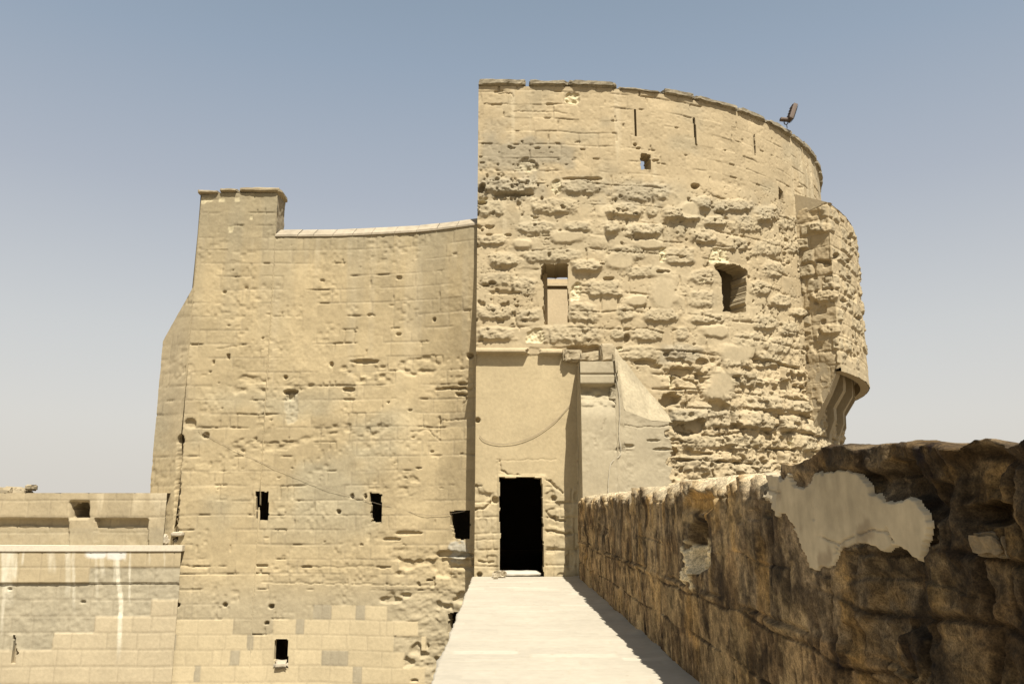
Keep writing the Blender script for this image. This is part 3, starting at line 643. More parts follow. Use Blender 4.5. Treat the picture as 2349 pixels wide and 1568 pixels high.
for i, (x, y, w_, h_, D) in enumerate([(840,829,62,10,.09),(835,848,60,26,.03),(800,893,26,9,.12),(760,836,8,14,.08),(655,865,8,8,.1),(668,899,32,11,.2),(667,908,16,18,.12),(437,972,24,22,.07),(472,999,14,12,.12),(414,1008,14,18,.25),
        (915,637,14,10,.06),(914,766,12,7,.05),(996,733,6,8,.1),(524,818,7,12,.1),(490,830,6,12,.06),(838,1138,6,12,.14),(808,1138,7,11,.14),(777,1173,8,9,.12),(1040,890,60,5,.08),(1060,905,30,6,.08),(1078,816,14,12,.2),(1062,880,22,6,.1),
        (1040,1272,80,10,.16),(1030,1270,50,14,.1),(1060,1300,60,6,.12),(515,1387,10,9,.16),(622,1390,12,9,.16),(408,1387,9,8,.14),(612,1429,9,7,.14),(705,1300,26,4,.06),(457,1298,28,4,.05),(600,1297,30,4,.06),(880,1300,30,4,.05),
        (935,1222,60,8,.06),(900,1236,40,6,.06),(985,1330,14,5,.1),(1005,1300,8,26,.05),(1090,1290,12,20,.06),(895,1375,50,14,.06),(950,1560,18,5,.08),(875,1120,8,30,.01),(565,660,10,6,.05),(560,790,14,3,.04),(450,790,30,3,.04),(515,670,8,5,.06),
        (640,1095,8,4,.03),(930,1095,10,4,.04),(960,1073,14,4,.05),(990,1035,10,6,.05),(1008,965,6,20,.04),(940,940,10,5,.05),(1000,980,40,3,.04)]):
    H.pit(x, y, w_, h_, D, 440+i, rag=.3, freq=8)
rs = np.random.RandomState(5)
for i in range(45):
    x = rs.uniform(450, 1080); y = rs.uniform(760, 1250) if i % 4 else rs.uniform(560, 760); s_ = rs.uniform(2.5, 5); H.pit(x, y, s_*rs.uniform(.8, 3), s_*.8, rs.uniform(.012, .045), 520+i, rag=.9, freq=12)
for pts, wd, D in [([(1000,893),(1040,890),(1080,893)],2.4,.06),([(1045,900),(1070,912),(1062,925)],2.4,.06),([(1012,963),(1030,962),(1080,960)],1.6,.03),([(1010,965),(1008,1000)],1.8,.03),([(940,990),(980,985),(1010,1010)],1.6,.03),
        ([(640,540),(640,575)],1.2,.01),([(400,1297),(470,1299),(520,1296)],1.5,.03),([(670,1297),(760,1300),(880,1298)],1.4,.02),([(600,1335),(700,1337),(860,1339),(1000,1342)],1.5,.025),([(500,800),(560,790)],1.5,.02)]:
    H.line(pts, wd, D, int(pts[0][0])+1)
# groove and slit where the curtain parapet meets the wall
H.line([(415,1015),(409,1100),(406,1160),(401,1235)], 5, .30, 9)
sk = ss(1450, 1440, py)*0
for x, y, w_, h_ in [(480,458,22,10),(510,458,14,10),(545,458,14,10),(530,527,12,16),(465,460,12,14),(577,500,8,10)]: H.patch(x, y, w_, h_, FRESH*.9, int(x), D=.01, k=.7)
for x, y, w_, h_ in [(668,935,26,60)]: H.patch(x, y, w_, h_, [.45, .40, .28], 3, D=.02, k=.5)
H.patch(1050, 1265, 40, 50, [.43, .40, .32], 33, D=-.02, k=.8)
stn = ss(.55, .8, vn(U*7, Z*.3, 431))*ss(545, 550, py)*ss(660, 560, py); H.col = mix(H.col, PALE*.8, stn*.3)
H.open([(586,1126),(617,1127),(617,1150),(616,1193),(590,1192),(587,1190)], 'window', .14, flat=5)
H.open([(848,1130),(876,1131),(877,1197),(851,1196)], 'window', .14, flat=5)
H.open([(1030,1170),(1078,1170),(1079,1237),(1040,1236),(1034,1205)], 'window', .14, flat=5)
H.open([(629,1466),(661,1465),(661,1530),(632,1530),(628,1500)], 'window', .14, flat=5)
H.open([(1027,1406),(1050,1403),(1050,1450),(1027,1452)], 'window', .22, flat=5)
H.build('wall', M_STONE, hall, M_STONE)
# hidden sides, back and roof
m = MB(); YB = YL+6.5; xe = TX0-.02; xp = onY(634, 500, YL)[0]
m.add([(XF+.01, YL+.29, -9), (XF+.01, YB, -9), (XF+.01, YB, 5.2), (XF+.01, YL+.29, 5.8)], [(0, 3, 2, 1)])
m.add([(XF, YB, -9), (xe, YB, -9), (xe, YB, 8.4), (XF, YB, 8.4)], [(0, 1, 2, 3)])
yf = pY[-1]
m.add([(xp-.1, YL+.72, 8.45), (xe, pY[-1]+.72, 8.45), (xe, YB, 8.4), (XF, YB, 8.4), (XF, YL+.8, 5.6), (XL, YL+.72, 7.2)], [(0, 1, 2, 3, 4, 5)])
m.build('roof', M_PLAIN, hall)
# sloped strip over the flare at the left edge
def edge_strip():
    m = MB(); xs_ = np.linspace(XF, XL+.02, 16); ys = np.interp(xs_, [XF, XL], [YL+.28, YL]); z_ = ztl(None, xs_, ys)
    m.add([(x, y, z) for x, y, z in zip(xs_, ys, z_)]+[(x, y+.8, z) for x, y, z in zip(xs_, ys, z_)], [(i, i+1, 17+i-1+1-1+0, 16+i) if False else (i, i+1, 16+i+1, 16+i) for i in range(15)])
    m.build('flared_edge', M_PLAIN, hall)
edge_strip()
# raised pier: return face, back, top slab
xl = onY(452, 550, YL)[0]; xr = xp
pr2 = path_relief([(xr, YL+.02), (xr, YL+.74)], .03, Zc-.5, 9.74, .03); pr2.col[:] = [.36, .30, .2]
pr2.h += .03*fbm(pr2.U*4, pr2.Z*4, 7, 3)
pr2.N[:] = [1, 0, 0]; 
pier = pr2.build('pier', M_STONE, hall, M_STONE)
m = MB(); m.add([(xl, YL+.74, 7), (xr, YL+.74, 7), (xr, YL+.74, 9.74), (xl, YL+.74, 9.74), (xl, YL, 7), (xl, YL, 9.74)], [(0, 1, 2, 3), (0, 3, 5, 4)]); m.build('pier_back', M_PLAIN, pier)
m = MB(); rs = np.random.RandomState(4)
cuts = [xl-.08, xl+.5, xl+1.0, xr+.09]
for i in range(3):
    dz_ = [-.05, 0, .02][i]
    m.rough(((cuts[i]+cuts[i+1])/2, YL+.36, 9.79+dz_), ((1, 0, 0), (0, 1, 0), (0, 0, 1)), (cuts[i+1]-cuts[i]-.01, .92, .13+.02*i), 90+i, amp=.02, chip=.04, n=(10, 5, 3))
m.build('cap', M_PLAIN, pier)
# pale sloping coping stones
m = MB(); L2 = np.r_[0, np.cumsum(np.hypot(np.diff(Pd[:, 0]), np.diff(Pd[:, 1])))]; us = np.interp(xr, Pd[:, 0], L2); rs = np.random.RandomState(6); i = 0
u = us
while u < L2[-1]-.05:
    ln = min(rs.uniform(.40, .62), L2[-1]-u); V = []
    for uu in (u+.006, u+ln-.006):
        x = np.interp(uu, L2, Pd[:, 0]); y = np.interp(uu, L2, Pd[:, 1])
        dz_ = rs.uniform(-.008, .008)
        V += [(x, y-.03, Zc-.03), (x, y-.03, Zc+.02+dz_), (x+.05, y+.30, Zc+.27+dz_), (x+.05, y+.62, Zc+.27+dz_), (x, y+.62, Zc-.03)]
    m.add(V, [(0, 1, 2, 3, 4), (9, 8, 7, 6, 5)]+[(k, 5+k, 5+(k+1) % 5, (k+1) % 5) for k in range(5)]); u += ln; i += 1
m.build('coping', stone_mat('white_coping', attr=False, base=(.41, .345, .245), bump=.4, var=.16, scale=6), hall)
# lump of mortar on the sill of the lowest window
m = MB(); a = onY(645, 1530, YL-.0); m.rough(a+np.array([0, .08, .06]), ((1, 0, 0), (0, 1, 0), (0, 0, 1)), (.34, .3, .2), 44, amp=.03, chip=.13, n=(8, 6, 5)); m.build('sill', M_PALE, hall, smooth=True)
# ================================================================== CURTAIN WALL on the far left
cw = thing('curtain_wall', 'low ashlar curtain wall with white lime streaks and walk ledge at far left', 'wall', (-11, 20.7, 0))
YC = YL-.10; xC = onY(414, 1300, YC)[0]
Cw = path_relief([(-21, YC), (xC, YC)], .027, -7.8, .52, .027)
px, py, U, Z = Cw.px, Cw.py, Cw.U, Cw.Z; X = Cw.B[..., 0]
c = Courses(U, Z, -7.81, .3785, .42, .95, 471, wav=.004, vary=.02); jn = 1-ss(.008, .022, c.d)
cx_, cy_ = project(np.stack([X-(U-c.uc), Cw.B[..., 1], c.zc], -1))
rough_ = ((cy_ > 1315) & (cy_ < np.interp(cx_, [0, 60, 130, 230, 330, 415], [1500, 1500, 1455, 1420, 1400, 1380]))).astype(float)*(1-((cy_ < 1350) & (cx_ < 190)))
Cw.col[:] = np.array([.54, .445, .285]); Cw.col *= (1+.10*(c.r2-.5))[..., None]
topb = (cy_ < 1330)*1.0*(1-rough_); Cw.col = mix(Cw.col, np.array([.47, .375, .22]), topb*.75)
Cw.col = mix(Cw.col, np.array([.43, .37, .25])*(1+.14*fbm(U*3, Z*3, 472, 4)[..., None]), rough_)
Cw.h += -jn*.009+.004*fbm(U*3, Z*3, 473, 3)-rough_*(.02+.014*fbm(U*9, Z*9, 474, 3))+(cy_ < 1325)*.03
Cw.col = mix(Cw.col, DUSK, jn*.3)
for x0, wd, y1, a in [(18,26,1400,.7),(35,14,1340,.6),(55,7,1300,.6),(120,20,1320,.4),(155,14,1380,.55),(170,8,1420,.5),(272,11,1535,.95),(288,6,1290,.6),(298,5,1400,.65),(235,12,1330,.4),(10,8,1480,.5),(345,4,1300,.3),(380,4,1310,.3),(220,8,1400,.25),(262,5,1350,.4)]:
    c_ = x0-(py-1260)*(.03 if x0 < 60 else -.005)+4*fbm(Z*1.5, Z*0+x0, 475, 2)
    m_ = (1-ss(wd*.25, wd*.6, abs(px-c_)))*ss(y1, y1-(y1-1260)*.35, py)*(.75+.5*fbm(U*14, Z*2, 476, 3))
    Cw.col = mix(Cw.col, np.array([.74, .67, .50]), np.clip(m_*a*1.35, 0, 1))
m_ = np.maximum(Cw.blob(222, 1268, 50, 22, 5, rag=.3), Cw.blob(268, 1270, 40, 24, 6, rag=.3)); Cw.col = mix(Cw.col, np.array([.78, .75, .66]), m_*.9)
for x, y in [(190, 1380), (22, 1350)]: Cw.pit(x, y, 10, 6, .08, int(x))
Cw.open([(30,1456),(35,1457),(37,1480),(43,1497),(36,1503),(35,1522),(25,1522),(28,1490)], 'arrow_slit', .5, cap=True, flat=4)
Cw.build('wall', M_STONE, cw, M_STONE)
m = MB(); m.box((-21, YC-.06, .52), (xC+.03, YL+.0, .655)); m.box((-21, YL, .50), (XL-.02, YL+2.6, .64)); led = m.build('walk_ledge', stone_mat('pale_slab', attr=False, base=(.68, .60, .45), bump=.15, var=.08), cw)
m = MB(); m.box((-21, YC+.12, -9), (xC-.05, YL+2.6, .5)); m.build('core', M_PLAIN, cw)
YP = YL+.45
xa = XF-11.5; pa = path_relief([(xa, YP+.9), (XF-1.0, YP+.06), (onY(403, 1180, YP-.02)[0], YP-.35)], .026, .62, 1.95, .026, ztop=lambda u, x, y: np.array([1.5+(HOR-1133)/FPX*yy_*1.03 for yy_ in y]))
px, py, U, Z = pa.px, pa.py, pa.U, pa.Z
c = Courses(U, Z, .62, .36, .5, 1.0, 481, wav=.006); jn = 1-ss(.008, .022, c.d)
pa.col[:] = np.array([.45, .365, .225]); pa.col *= (1+.12*(c.r2-.5))[..., None]; pa.col = mix(pa.col, DUSK, jn*.3)
st = ss(.5, .75, vn(U*6, Z*.4, 482))*ss(1190, 1150, py)*ss(200, 260, px); pa.col = mix(pa.col, PALE*1.05, st*.7)
pa.h += -jn*.01+.01*fbm(U*4, Z*4, 483, 4)
up = (py < 1188); pa.h += up*.20*(1-.0*U)
ctr = ((px > 168) & (px < 228)) | (px > 352); pa.h = np.where(~up & ctr, .20, pa.h)
pa.h += np.where(~up, .02*fbm(U*3, Z*3, 484, 3), 0)
pa.h += (py > 1206+3*fbm(U*2, Z*0, 485, 2))*.06*(~ctr)
pa.col = mix(pa.col, GREYT, ss(1205, 1215, py)*.6)
pa.open([(172,1162),(178,1156),(190,1151),(203,1151),(213,1160),(213,1187),(172,1187)], 'embrasure', .85, flat=3, rag=2)
pao = pa.build('parapet', M_STONE, cw, M_STONE)
m = MB(); q = pa.B[:, -1] + pa.N[:, -1]*.20; k = len(q); V = [tuple(v) for v in q]+[(v[0]+n[0]*-.6, v[1]+.6, v[2]) for v, n in zip(q, pa.N[:, -1])]
m.add(V, [(i, i+1, k+i+1, k+i) for i in range(k-1)]); m.build('parapet_top', M_PALE, pao)
m = MB(); rs = np.random.RandomState(9)   # ruined masonry standing behind the parapet
for i in range(16):
    x = rs.uniform(-30, 66); y = rs.uniform(1117, 1133); p_ = onY(x, y, YP+1.6+rs.rand()*.3)
    m.rough(p_-np.array([0, 0, .05]), ((1, 0, 0), (0, 1, 0), (0, 0, 1)), (rs.uniform(.35, .7), .5, rs.uniform(.2, .3)), 200+i, amp=.05, chip=.08, n=(6, 4, 4))
p_ = onY(72, 1118, YP+1.6); m.rough(p_, ((1, 0, 0), (0, 1, 0), (0, 0, 1)), (.22, .4, .16), 240, amp=.03, chip=.04)
tag(m.build('ruined_wall', M_PLAIN), 'low crumbling stub of masonry rising above the far left parapet', 'wall')
m = MB()
for i, (x, y, w_, h_) in enumerate([(425, 1232, .32, .12), (392, 1240, .26, .26), (412, 1243, .34, .16)]):
    p_ = onY(x-18, y+4, YL-.02+.08*i); m.rough((p_[0], p_[1]+.05, .655+h_/2+(.2 if i == 0 else 0)), ((1, 0, 0), (0, 1, 0), (0, 0, 1)), (w_, .3, h_), 260+i, amp=.015, chip=.03, n=(6, 4, 4))
m.build('end_block', M_PALE, cw)
# ================================================================== WALKWAY
def walkway():
    ys = np.concatenate([np.arange(-4, 2, .1), np.arange(2, 19.42, .03)]); xs_ = np.linspace(-.607, 2.1, 110)
    YY, XX = np.meshgrid(ys, xs_, indexing='ij')
    h = .004*fbm(XX*.8, YY*.8, 3, 3); col = np.zeros(XX.shape+(3,)); col[:] = [.49, .435, .335]
    cc = Courses(XX+YY*0, YY, -4, .21, .5, 1.0, 91, wav=.004, vary=.1)
    jn = 1-ss(.003, .009, cc.d); h -= jn*.006*ss(.35, .6, vn(XX*3, YY*3, 95)); col *= (1+.09*fbm(XX*1.1, YY*.6, 96, 5, .6))[..., None]; gr_ = ss(.45, .8, fbm(XX*16, YY*16, 97, 3))*ss(.5, .7, vn(XX*1.5, YY*1.5, 98)); col = mix(col, np.array([.33, .27, .18]), gr_*.6)
    col *= (1+.08*(cc.r1-.5)+.12*(cc.r3 > .93))[..., None]; col = mix(col, np.array([.48, .42, .31]), jn*.6)
    dust = ss(1.35, 1.8, XX+.15*fbm(YY*2, XX*2, 4, 3)); col = mix(col, np.array([.40, .35, .26]), dust*.5); h += .03*ss(1.55, 1.8, XX)*vn(YY*3, XX*3, 5)
    e = (XX < -.59); XX = XX-e*(.03*fbm(YY*2.5, YY*0, 6, 4)+.012*fbm(YY*14, YY*0, 7, 2))
    nu, nz = XX.shape; V = np.stack([XX, YY, h], -1).reshape(-1, 3); idx = np.arange(nu*nz).reshape(nu, nz)
    F = np.stack([idx[:-1, :-1], idx[:-1, 1:], idx[1:, 1:], idx[1:, :-1]], -1).reshape(-1, 4)
    C = col.reshape(-1, 3)*ALB
    # outer edge going down
    k = len(V); ed = V[idx[:, 0]]; low1 = ed.copy(); low1[:, 2] = -9; V = np.concatenate([V, low1]); C = np.concatenate([C, np.tile([.29, .24, .15], (nu, 1))])
    F2 = np.array([(idx[i, 0], idx[i+1, 0], k+i+1, k+i) for i in range(nu-1)]); F = np.concatenate([F, F2])
    o = mesh_obj('walkway', V, F, M_PAVE, None, C); o['kind'] = 'structure'
walkway()
def threshold():
    m = MB(); a = onY(1150, 1310, 19.2); m.rough((.47, 19.72, .05), ((1, 0, 0), (0, 1, 0), (0, 0, 1)), (.96, .62, .1), 7, amp=.012, chip=.03, n=(12, 8, 3)); m.build('threshold', stone_mat('worn_step', attr=False, base=(.56, .51, .41), bump=.2, var=.06), tower)
threshold()
# ================================================================== RIGHT PARAPET WALL
pw = thing('parapet_wall', 'dark stained rough parapet wall along the right of the paved walkway', 'wall', (1.9, 8, 0))
def right_wall():
    ys = [-4.]
    while ys[-1] < 18.75:
        y = ys[-1]; ys.append(y+(.08 if y < 2.2 else min(max(.0011*y*y, .0075), .030)))
    ys = np.array(ys); vz = np.concatenate([np.arange(-.02, 1.83, .0068)]); NZ = len(vz)
    # beyond the face the profile turns over the top
    tt = np.linspace(0, 1, 26)[1:]
    Yg, Vg = np.meshgrid(ys, np.r_[vz, vz[-1]+tt*.6], indexing='ij')
    face = Vg <= vz[-1]+1e-6
    zt = 1.765+.045*fbm(Yg*1.3, Yg*0, 601, 4)+.02*fbm(Yg*6, Yg*0, 602, 3)+.06*ss(5.2, 4.4, Yg)*0
    zt += .05*np.exp(-((Yg-4.4)/.25)**2)-.02*ss(3.1, 2.9, Yg)+.018*fbm(Yg*4, Yg*0, 605, 4)*ss(5.4, 4.6, Yg)
    f = np.clip(Vg/vz[-1], 0, 1); Z = f*zt
    back = np.where(face, 0, Vg-vz[-1]); 
    X0 = 1.775-.02*np.clip(Z/1.7, 0, 1)+np.minimum(back*1.0, .6)
    B = np.stack([X0, Yg, Z], -1); N = np.zeros_like(B); N[..., 0] = np.where(face, -1, 0); N[..., 2] = np.where(face, 0, 1)
    R = Relief(B, N, Yg*1.0, Z); px, py, U = R.px, R.py, R.U
    W = face*1.0
    # courses: big stones, joint ledge near z=.8
    c = Courses(U, Z+.0, -.02, .41, .30, .75, 611, wav=.03, vary=.10)
    jn = 1-ss(.006, .018, c.d)
    up = ss(.79, .83, Z+.02*fbm(U*2, Z*0, 612, 3)); 
    streak = fbm(U*11, Z*2.2, 613, 5, .6); fine = fbm(U*26, Z*3.5, 614, 3)
    R.h += W*(.006*streak*ss(.2, .9, Z)*1.2+.0035*fine+.012*fbm(U*1.5, Z*2, 615, 4))
    lowr = (1-up)*W
    R.h += lowr*((c.r1-.5)*.030-jn*.014*ss(.3, .6, vn(U*3, Z*5, 680))+.012)
    R.h -= W*up*jn*.012*ss(.5, .7, vn(U*1.5, Z*2, 616))
    R.h += W*up*(c.r1-.5)*.016*ss(14, 6, U)
    lg = np.exp(-((Z-.81-.012*fbm(U*2, Z*0, 617, 2))/.014)**2); R.h -= W*lg*.03*ss(.45, .65, vn(U*2.3, Z*0, 618)); R.h += W*np.exp(-((Z-.785)/.02)**2)*.02*ss(.5, .8, vn(U*6, Z*8, 619))
    # rough near stones
    near = ss(5.2, 3.6, U); R.h += W*near*(.030*fbm(U*2.6, Z*2.6, 620, 6, .6)+.016*ridge(U*6, Z*5, 621, 4)); R.h += W*(.012*fbm(U*12, Z*12, 681, 4, .7))*(.5+near)
    cn = Courses(U+1.3, Z, .02, .36, .35, .7, 682, wav=.06, vary=.25); R.h -= W*near*(1-ss(.0, .03, cn.d))*.028*ss(.35, .6, vn(U*3, Z*3, 683)); R.h += W*near*(cn.r1-.5)*.04
    R.h -= W*near*.07*ss(.63, .72, vn(U*3.3, Z*2.6, 622)*.8+vn(U*9, Z*9, 623)*.2)*ss(.1, .3, Z)
    # crumbled crest: the far stretch leans back and catches the sun in ragged tongues
    far = ss(5.1, 5.6, U)
    zs = 1.63+.22*fbm(U*2.3, Z*0, 631, 6, .78)+.20*fbm(U*13, Z*.8, 632, 3, .7)*ss(.25, .6, vn(U*2.1, Z*0, 630))-.03*ss(9, 6, U)
    lean = np.clip((Z-zs)/(1.8-zs+1e-3), 0, 1)*W
    R.B[..., 0] += np.where(face, far*.22*lean**1.15, far*.22)
    R.h += W*far*lean*.055*fbm(U*9, Z*9, 633, 5, .65)+W*far*ss(1.3, 1.6, Z)*.022*fbm(U*13, Z*1.6, 636, 3)
    nearcrest = (1-far)*ss(1.45, 1.78, Z)*W; R.h -= nearcrest*.05*ss(.4, .8, vn(U*4, Z*5, 634))
    R.h += np.where(face, 0, .035*fbm(U*5, back*5, 635, 4))
    # long hollow (a missing block); its sunlit part is painted pale, its shade blackish
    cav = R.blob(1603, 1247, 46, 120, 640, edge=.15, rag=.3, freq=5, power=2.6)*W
    R.h -= cav*.16
    ctop = R.blob(1600, 1150, 60, 50, 641, edge=.3, rag=.5)*W; R.h -= ctop*.07
    for x, y, w_, h_, D in [(1365,1300,18,80,.0),(1385,1190,26,70,.05),(2125,1510,24,150,.10),(2145,1450,16,60,.05),(2250,1180,120,50,.12),(2130,1230,50,40,.05),(1920,1210,50,16,.03),(1730,1180,20,26,.02),(1480,1180,14,60,.03),(1440,1200,10,50,.02),(1345,1250,20,60,.05),
                            (1757,1180,12,14,.03),(1980,1120,80,60,.05),(1700,1190,10,20,.02)]:
        R.h -= R.blob(x, y, w_, h_, int(x+y), edge=.3, rag=.5, freq=6)*D*W
    # colour
    brown = np.array([.175, .112, .055]); grey = np.array([.165, .122, .075]); pale = np.array([.36, .255, .130]); blackish = np.array([.050, .030, .015]); ochre = np.array([.27, .155, .045])
    R.col[:] = brown; R.col *= (1+.30*fbm(U*2, Z*2.4, 651, 5))[..., None]
    R.col = mix(R.col, grey, up*.8*ss(.25, .5, vn(U*2, Z*2, 652)))
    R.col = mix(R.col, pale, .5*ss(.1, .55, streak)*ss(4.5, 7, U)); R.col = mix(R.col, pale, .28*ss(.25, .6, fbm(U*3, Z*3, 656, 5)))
    R.col = mix(R.col, blackish, .65*ss(.05, .5, fbm(U*5+3, Z*1.1, 653, 4))*(1-.35*lowr)); R.col = mix(R.col, ochre, .5*ss(.1, .5, fbm(U*3+13, Z*2, 654, 4)))
    R.col = mix(R.col, pale*.85, lowr*.32*(c.r2 > .5)); R.col = mix(R.col, blackish, W*jn*.55*lowr*ss(.3, .6, vn(U*3, Z*5, 680)))
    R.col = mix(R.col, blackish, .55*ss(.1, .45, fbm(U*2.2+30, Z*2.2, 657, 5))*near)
    crk = 1-ss(.0, .10, abs(fbm(U*8, Z*.9, 670, 4, .6))); crk = crk*ss(.45, .62, vn(U*2.3, Z*1.7, 671)); R.col = mix(R.col, blackish, crk*.75*W); R.h -= crk*.010*W
    stk = ss(.25, .6, fbm(U*16, Z*1.0, 672, 3, .6)); R.col = mix(R.col, pale*1.1, .45*stk*ss(1.0, .2, Z)*ss(3, 5, U)*ss(.4, .7, vn(U*1.5, Z*0, 673)))
    blt = ss(.1, .35, fbm(U*3.4+8, Z*3.4, 674, 5, .65)); R.col = mix(R.col, pale*.8, .5*blt*(1-.4*near)); R.col = mix(R.col, blackish, .5*ss(.12, .35, fbm(U*4+80, Z*4, 675, 5, .65)))
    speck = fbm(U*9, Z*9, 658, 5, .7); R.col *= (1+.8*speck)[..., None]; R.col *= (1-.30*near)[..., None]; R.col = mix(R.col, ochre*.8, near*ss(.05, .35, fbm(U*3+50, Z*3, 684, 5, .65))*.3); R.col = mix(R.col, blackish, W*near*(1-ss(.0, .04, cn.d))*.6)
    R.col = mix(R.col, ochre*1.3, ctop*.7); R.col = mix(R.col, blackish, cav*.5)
    pl = R.blob(1587, 1290, 24, 90, 642, edge=.15, rag=.9, freq=9)*W; R.col = mix(R.col, np.array([.56, .45, .28])*(1+.3*fbm(U*15, Z*15, 644, 3)[..., None]), pl); R.h += pl*(.04+.06*fbm(U*14, Z*14, 643, 4))  # pale plaster colour painted in for the sunlit piece of the hollow
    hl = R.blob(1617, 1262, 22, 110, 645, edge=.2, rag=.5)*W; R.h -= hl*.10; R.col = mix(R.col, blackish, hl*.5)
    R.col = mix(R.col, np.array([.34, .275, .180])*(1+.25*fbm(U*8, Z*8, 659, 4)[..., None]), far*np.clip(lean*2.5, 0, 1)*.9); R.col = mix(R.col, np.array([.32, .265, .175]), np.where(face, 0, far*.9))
    for x, y, w_, h_, k_ in [(1350,1330,14,60,.6),(1352,1240,14,50,.4),(1500,1190,10,70,.4),(1580,1180,20,30,.5)]: R.col = mix(R.col, pale, R.blob(x, y, w_, h_, int(x), rag=.5)*k_*W)
    # patch region: the stone lies flat behind the plaster
    zz = [(1080,50),(1120,65),(1180,90),(1230,65),(1265,110),(1310,125),(1370,60),(1450,35),(1530,40),(1600,90),(1650,160),(1700,195),(1760,190),(1800,165),(1850,190),(1900,260),(1910,330),(1890,430),(1870,500),(1830,480),(1790,430),(1740,415),(1690,435),(1640,415),(1580,405),(1540,430),(1490,430),(1440,520),(1400,525),(1330,515),(1300,430),(1270,340),(1230,280),(1190,250),(1160,240),(1120,185),(1095,170)]
    PP = [((1500+a*.5602)/1.1988-17, (1280+b_*.5602)/1.1988-8) for a, b_ in zz]
    jx = R.px+13*fbm(U*7, Z*9, 661, 4, .55); jy = R.py+13*fbm(U*7+7, Z*9, 662, 4, .55)
    ins = R.poly(PP, jx, jy) & face
    # soften the stone under the plaster
    d = ins.astype(float)
    sm_ = d.copy()
    for _ in range(5): sm_[1:-1, 1:-1] = np.maximum(sm_[1:-1, 1:-1], .25*(sm_[:-2, 1:-1]+sm_[2:, 1:-1]+sm_[1:-1, :-2]+sm_[1:-1, 2:]))
    R.alb = 1.0; lm = R.col.mean(-1); R.col *= (np.clip(lm/.115, .25, 1.35)**.55)[..., None]; R.col[..., 2] *= .95
    R.B[..., 0] = np.where(ins & (R.B[..., 0] > 1.8), 1.8, R.B[..., 0])
    R.h = R.h*(1-sm_)+sm_*(-.01)
    Bk = R.B.copy()
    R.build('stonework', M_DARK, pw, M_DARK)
    # plaster patch as its own sheet, 15 mm thick
    Pm = Relief(Bk, N.copy(), U, Z)
    Pm.h[:] = np.where(ins, .004+.006*fbm(U*3, Z*3, 663, 4), -.02)
    Pm.alb = 1.0; Pm.col[:] = np.array([.42, .345, .225]); Pm.col *= (1+.22*fbm(U*2, Z*3, 664, 5, .6)+.14*fbm(U*14, Z*2, 665, 4))[..., None]; Pm.col = mix(Pm.col, grey*1.3, .6*ss(.15, .5, fbm(U*5, Z*5, 666, 4)))
    for pts in [[(1880,1228),(1925,1245),(1960,1228),(2000,1215),(2035,1218),(2050,1240)], [(1925,1245),(1915,1270)], [(2035,1210),(2045,1250),(2060,1270)], [(1755,1120),(1790,1130)], [(1860,1110),(1868,1190)]]:
        Pm.line(pts, 1.6 if pts[0][0] < 2030 else 2.4, .012 if pts[0][0] < 2000 else .018, int(pts[0][1]))
    q = (ins[:-1, :-1] | ins[1:, :-1] | ins[1:, 1:] | ins[:-1, 1:])
    Pm.build('plaster_patch', M_PLAST, pw, M_PLAST, cut=~q)
right_wall()
m = MB(); m.add([(2.36, -4, -9), (2.36, 18.7, -9), (2.36, 18.7, 1.7), (2.36, -4, 1.7)], [(0, 3, 2, 1)]); m.build('outer_face', M_PLAIN, pw)
# pale stone lodged in the hollow near the right edge
m = MB(); p_ = onX(2300, 1248, 1.80); m.rough(p_, ((0, 1, 0), (1, 0, 0), (0, 0, 1)), (.20, .14, .085), 301, amp=.02, chip=.03, n=(14, 8, 8), freq=10)
tag(m.build('lodged_stone', stone_mat('grey_rubble', attr=False, base=(.30, .225, .13), bump=.5, scale=30, var=.25)), 'pale rough stone lodged in a hollow of the dark wall at right edge', 'stone')
# ================================================================== SMALL THINGS
m = MB(); p_ = onZ(1143, 1322, .05)
m.rough((p_[0]+.02, 19.12, .075), ((.97, -.2, 0), (.2, .97, 0), (0, 0, 1)), (.30, .18, .14), 311, amp=.035, chip=.04, n=(10, 6, 6), freq=9)
tag(m.build('broken_block', M_RUBBLE), 'small broken stone block lying at the left foot of the doorway', 'stone')
m = MB(); p_ = onZ(1136, 1332, 0); m.rough((p_[0]-.0, 18.8, .035), ((1, 0, 0), (0, 1, 0), (0, 0, 1)), (.12, .08, .06), 312, amp=.02, chip=.02, n=(6, 4, 4), freq=12)
tag(m.build('stone_chip', M_RUBBLE), 'small stone chip on the paving in front of the broken block', 'stone')
def cable(pts, r, name, label, mat=M_CABLE, sub=5):
    m = MB(); P = [np.array(p) for p in pts]; out = []
    for i in range(len(P)-1):
        p0, p1, p2, p3 = P[max(i-1, 0)], P[i], P[i+1], P[min(i+2, len(P)-1)]
        for k in range(sub):
            t = k/sub; out.append(.5*((2*p1)+(-p0+p2)*t+(2*p0-5*p1+4*p2-p3)*t*t+(-p0+3*p1-3*p2+p3)*t**3))
    out.append(P[-1]); m.tube(out, r, 5); return tag(m.build(name, mat), label, 'cable')
cable([onY(x, y, 19.42) for x, y in [(1100,998),(1112,1010),(1145,1018),(1185,1014),(1225,1000),(1260,977),(1285,955),(1310,925)]], .0055, 'hanging_cable', 'thin cable sagging across the smooth plaster above the tower doorway')
cable([onY(x, y, float(np.interp(onY(x, y, YL)[0], Pd[:, 0], Pd[:, 1]))+(.42*float(ss(-2.6, -1.2, onY(x, y, YL)[0])))-.03) for x, y in [(455,985),(490,1006),(600,1060),(700,1100),(800,1135),(880,1158),(960,1178),(1010,1180),(1066,1172)]], .0035, 'slack_cable', 'long thin cable slanting down the face of the left building', mat=M_CABLE)
yb_ = lambda x: float(bpath(onY(x, 950, 18.5)[0]))-.03
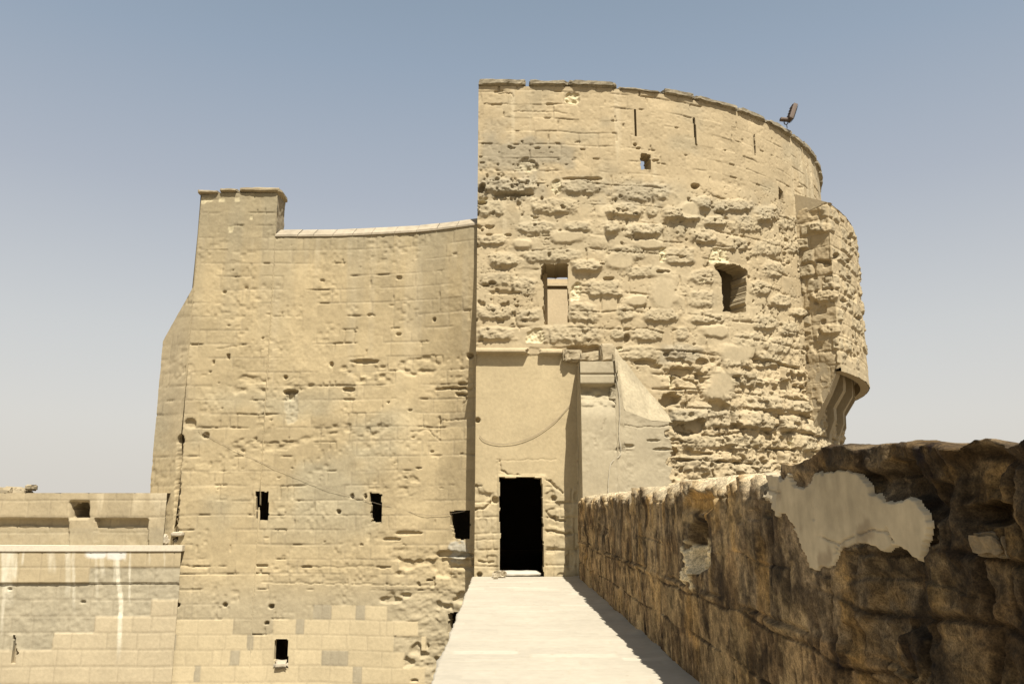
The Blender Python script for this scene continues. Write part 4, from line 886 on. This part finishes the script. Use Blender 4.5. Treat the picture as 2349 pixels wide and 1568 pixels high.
cable([onY(x, y, yb_(x)) for x, y in [(1414,870),(1420,900),(1422,950),(1420,1000),(1424,1040),(1402,1062),(1396,1100),(1395,1130)]], .008, 'pale_cord', 'pale cord hanging down the plastered buttress right of the doorway', M_WIREW)
# floodlight on the tower top
fp = onZ(1806, 291, 12.35)+np.array([0, .05, 0]); s_ = fp[1]/FPX*1.07
fl_ = thing('floodlight', 'rusty floodlight tilted on a bracket at the curved top of the tower', 'floodlight', tuple(fp))
def L_(dx, dy, d=0): return fp+np.array([dx*s_, d, dy*s_])
m = MB(); m.tube([L_(0, -8), L_(1, 0), L_(0, 8)], .012); m.build('post', M_GREY, fl_)
m = MB(); m.tube([L_(-5, 17), L_(-5, 10), L_(-3, 8), L_(1, 8), L_(3, 10), L_(5, 17)], .016); m.build('yoke', M_GREY, fl_)
ax = np.array([.36, .10, .92]); ax /= np.linalg.norm(ax); rt_ = np.array([.92, 0, -.41]); rt_ -= ax*(rt_@ax); rt_ /= np.linalg.norm(rt_); bk = np.cross(ax, rt_)
m = MB(); m.rough(L_(15, 37), (rt_, bk, ax), (.125, .28, .52), 5, amp=0, chip=.006, n=(4, 6, 10)); hs = m.build('housing', M_RUST, fl_)
m = MB()
for k in range(5): m.rough(L_(15, 37)+ax*(-.2+.1*k)-rt_*.078, (rt_, bk, ax), (.02, .26, .012), 6, amp=0, chip=0, n=(1, 1, 1))
m.build('cooling_fins', M_RUST, hs)
m = MB(); c0 = L_(15, 37)+rt_*.079; a_, b_ = bk*.13, ax*.25; m.add([c0-a_-b_, c0+a_-b_, c0+a_+b_, c0-a_+b_], [(0, 1, 2, 3)]); m.build('glass', flat_mat('dusty_glass', (.12, .12, .11), .15), hs)
m = MB(); m.rough(L_(-4, 20), ((1, 0, -.08), (0, 1, 0), (.08, 0, 1)), (.26, .16, .085), 8, amp=.004, chip=.012, n=(4, 3, 3)); m.build('ballast_box', M_RUST, fl_)
# ================================================================== GROUND
m = MB(); m.add([(-900, -900, -8.2), (900, -900, -8.2), (900, 1500, -8.2), (-900, 1500, -8.2)], [(0, 1, 2, 3)])
g = m.build('ground', M_EARTH); g['kind'] = 'structure'
sc.cycles.max_bounces = 8; sc.cycles.diffuse_bounces = 3
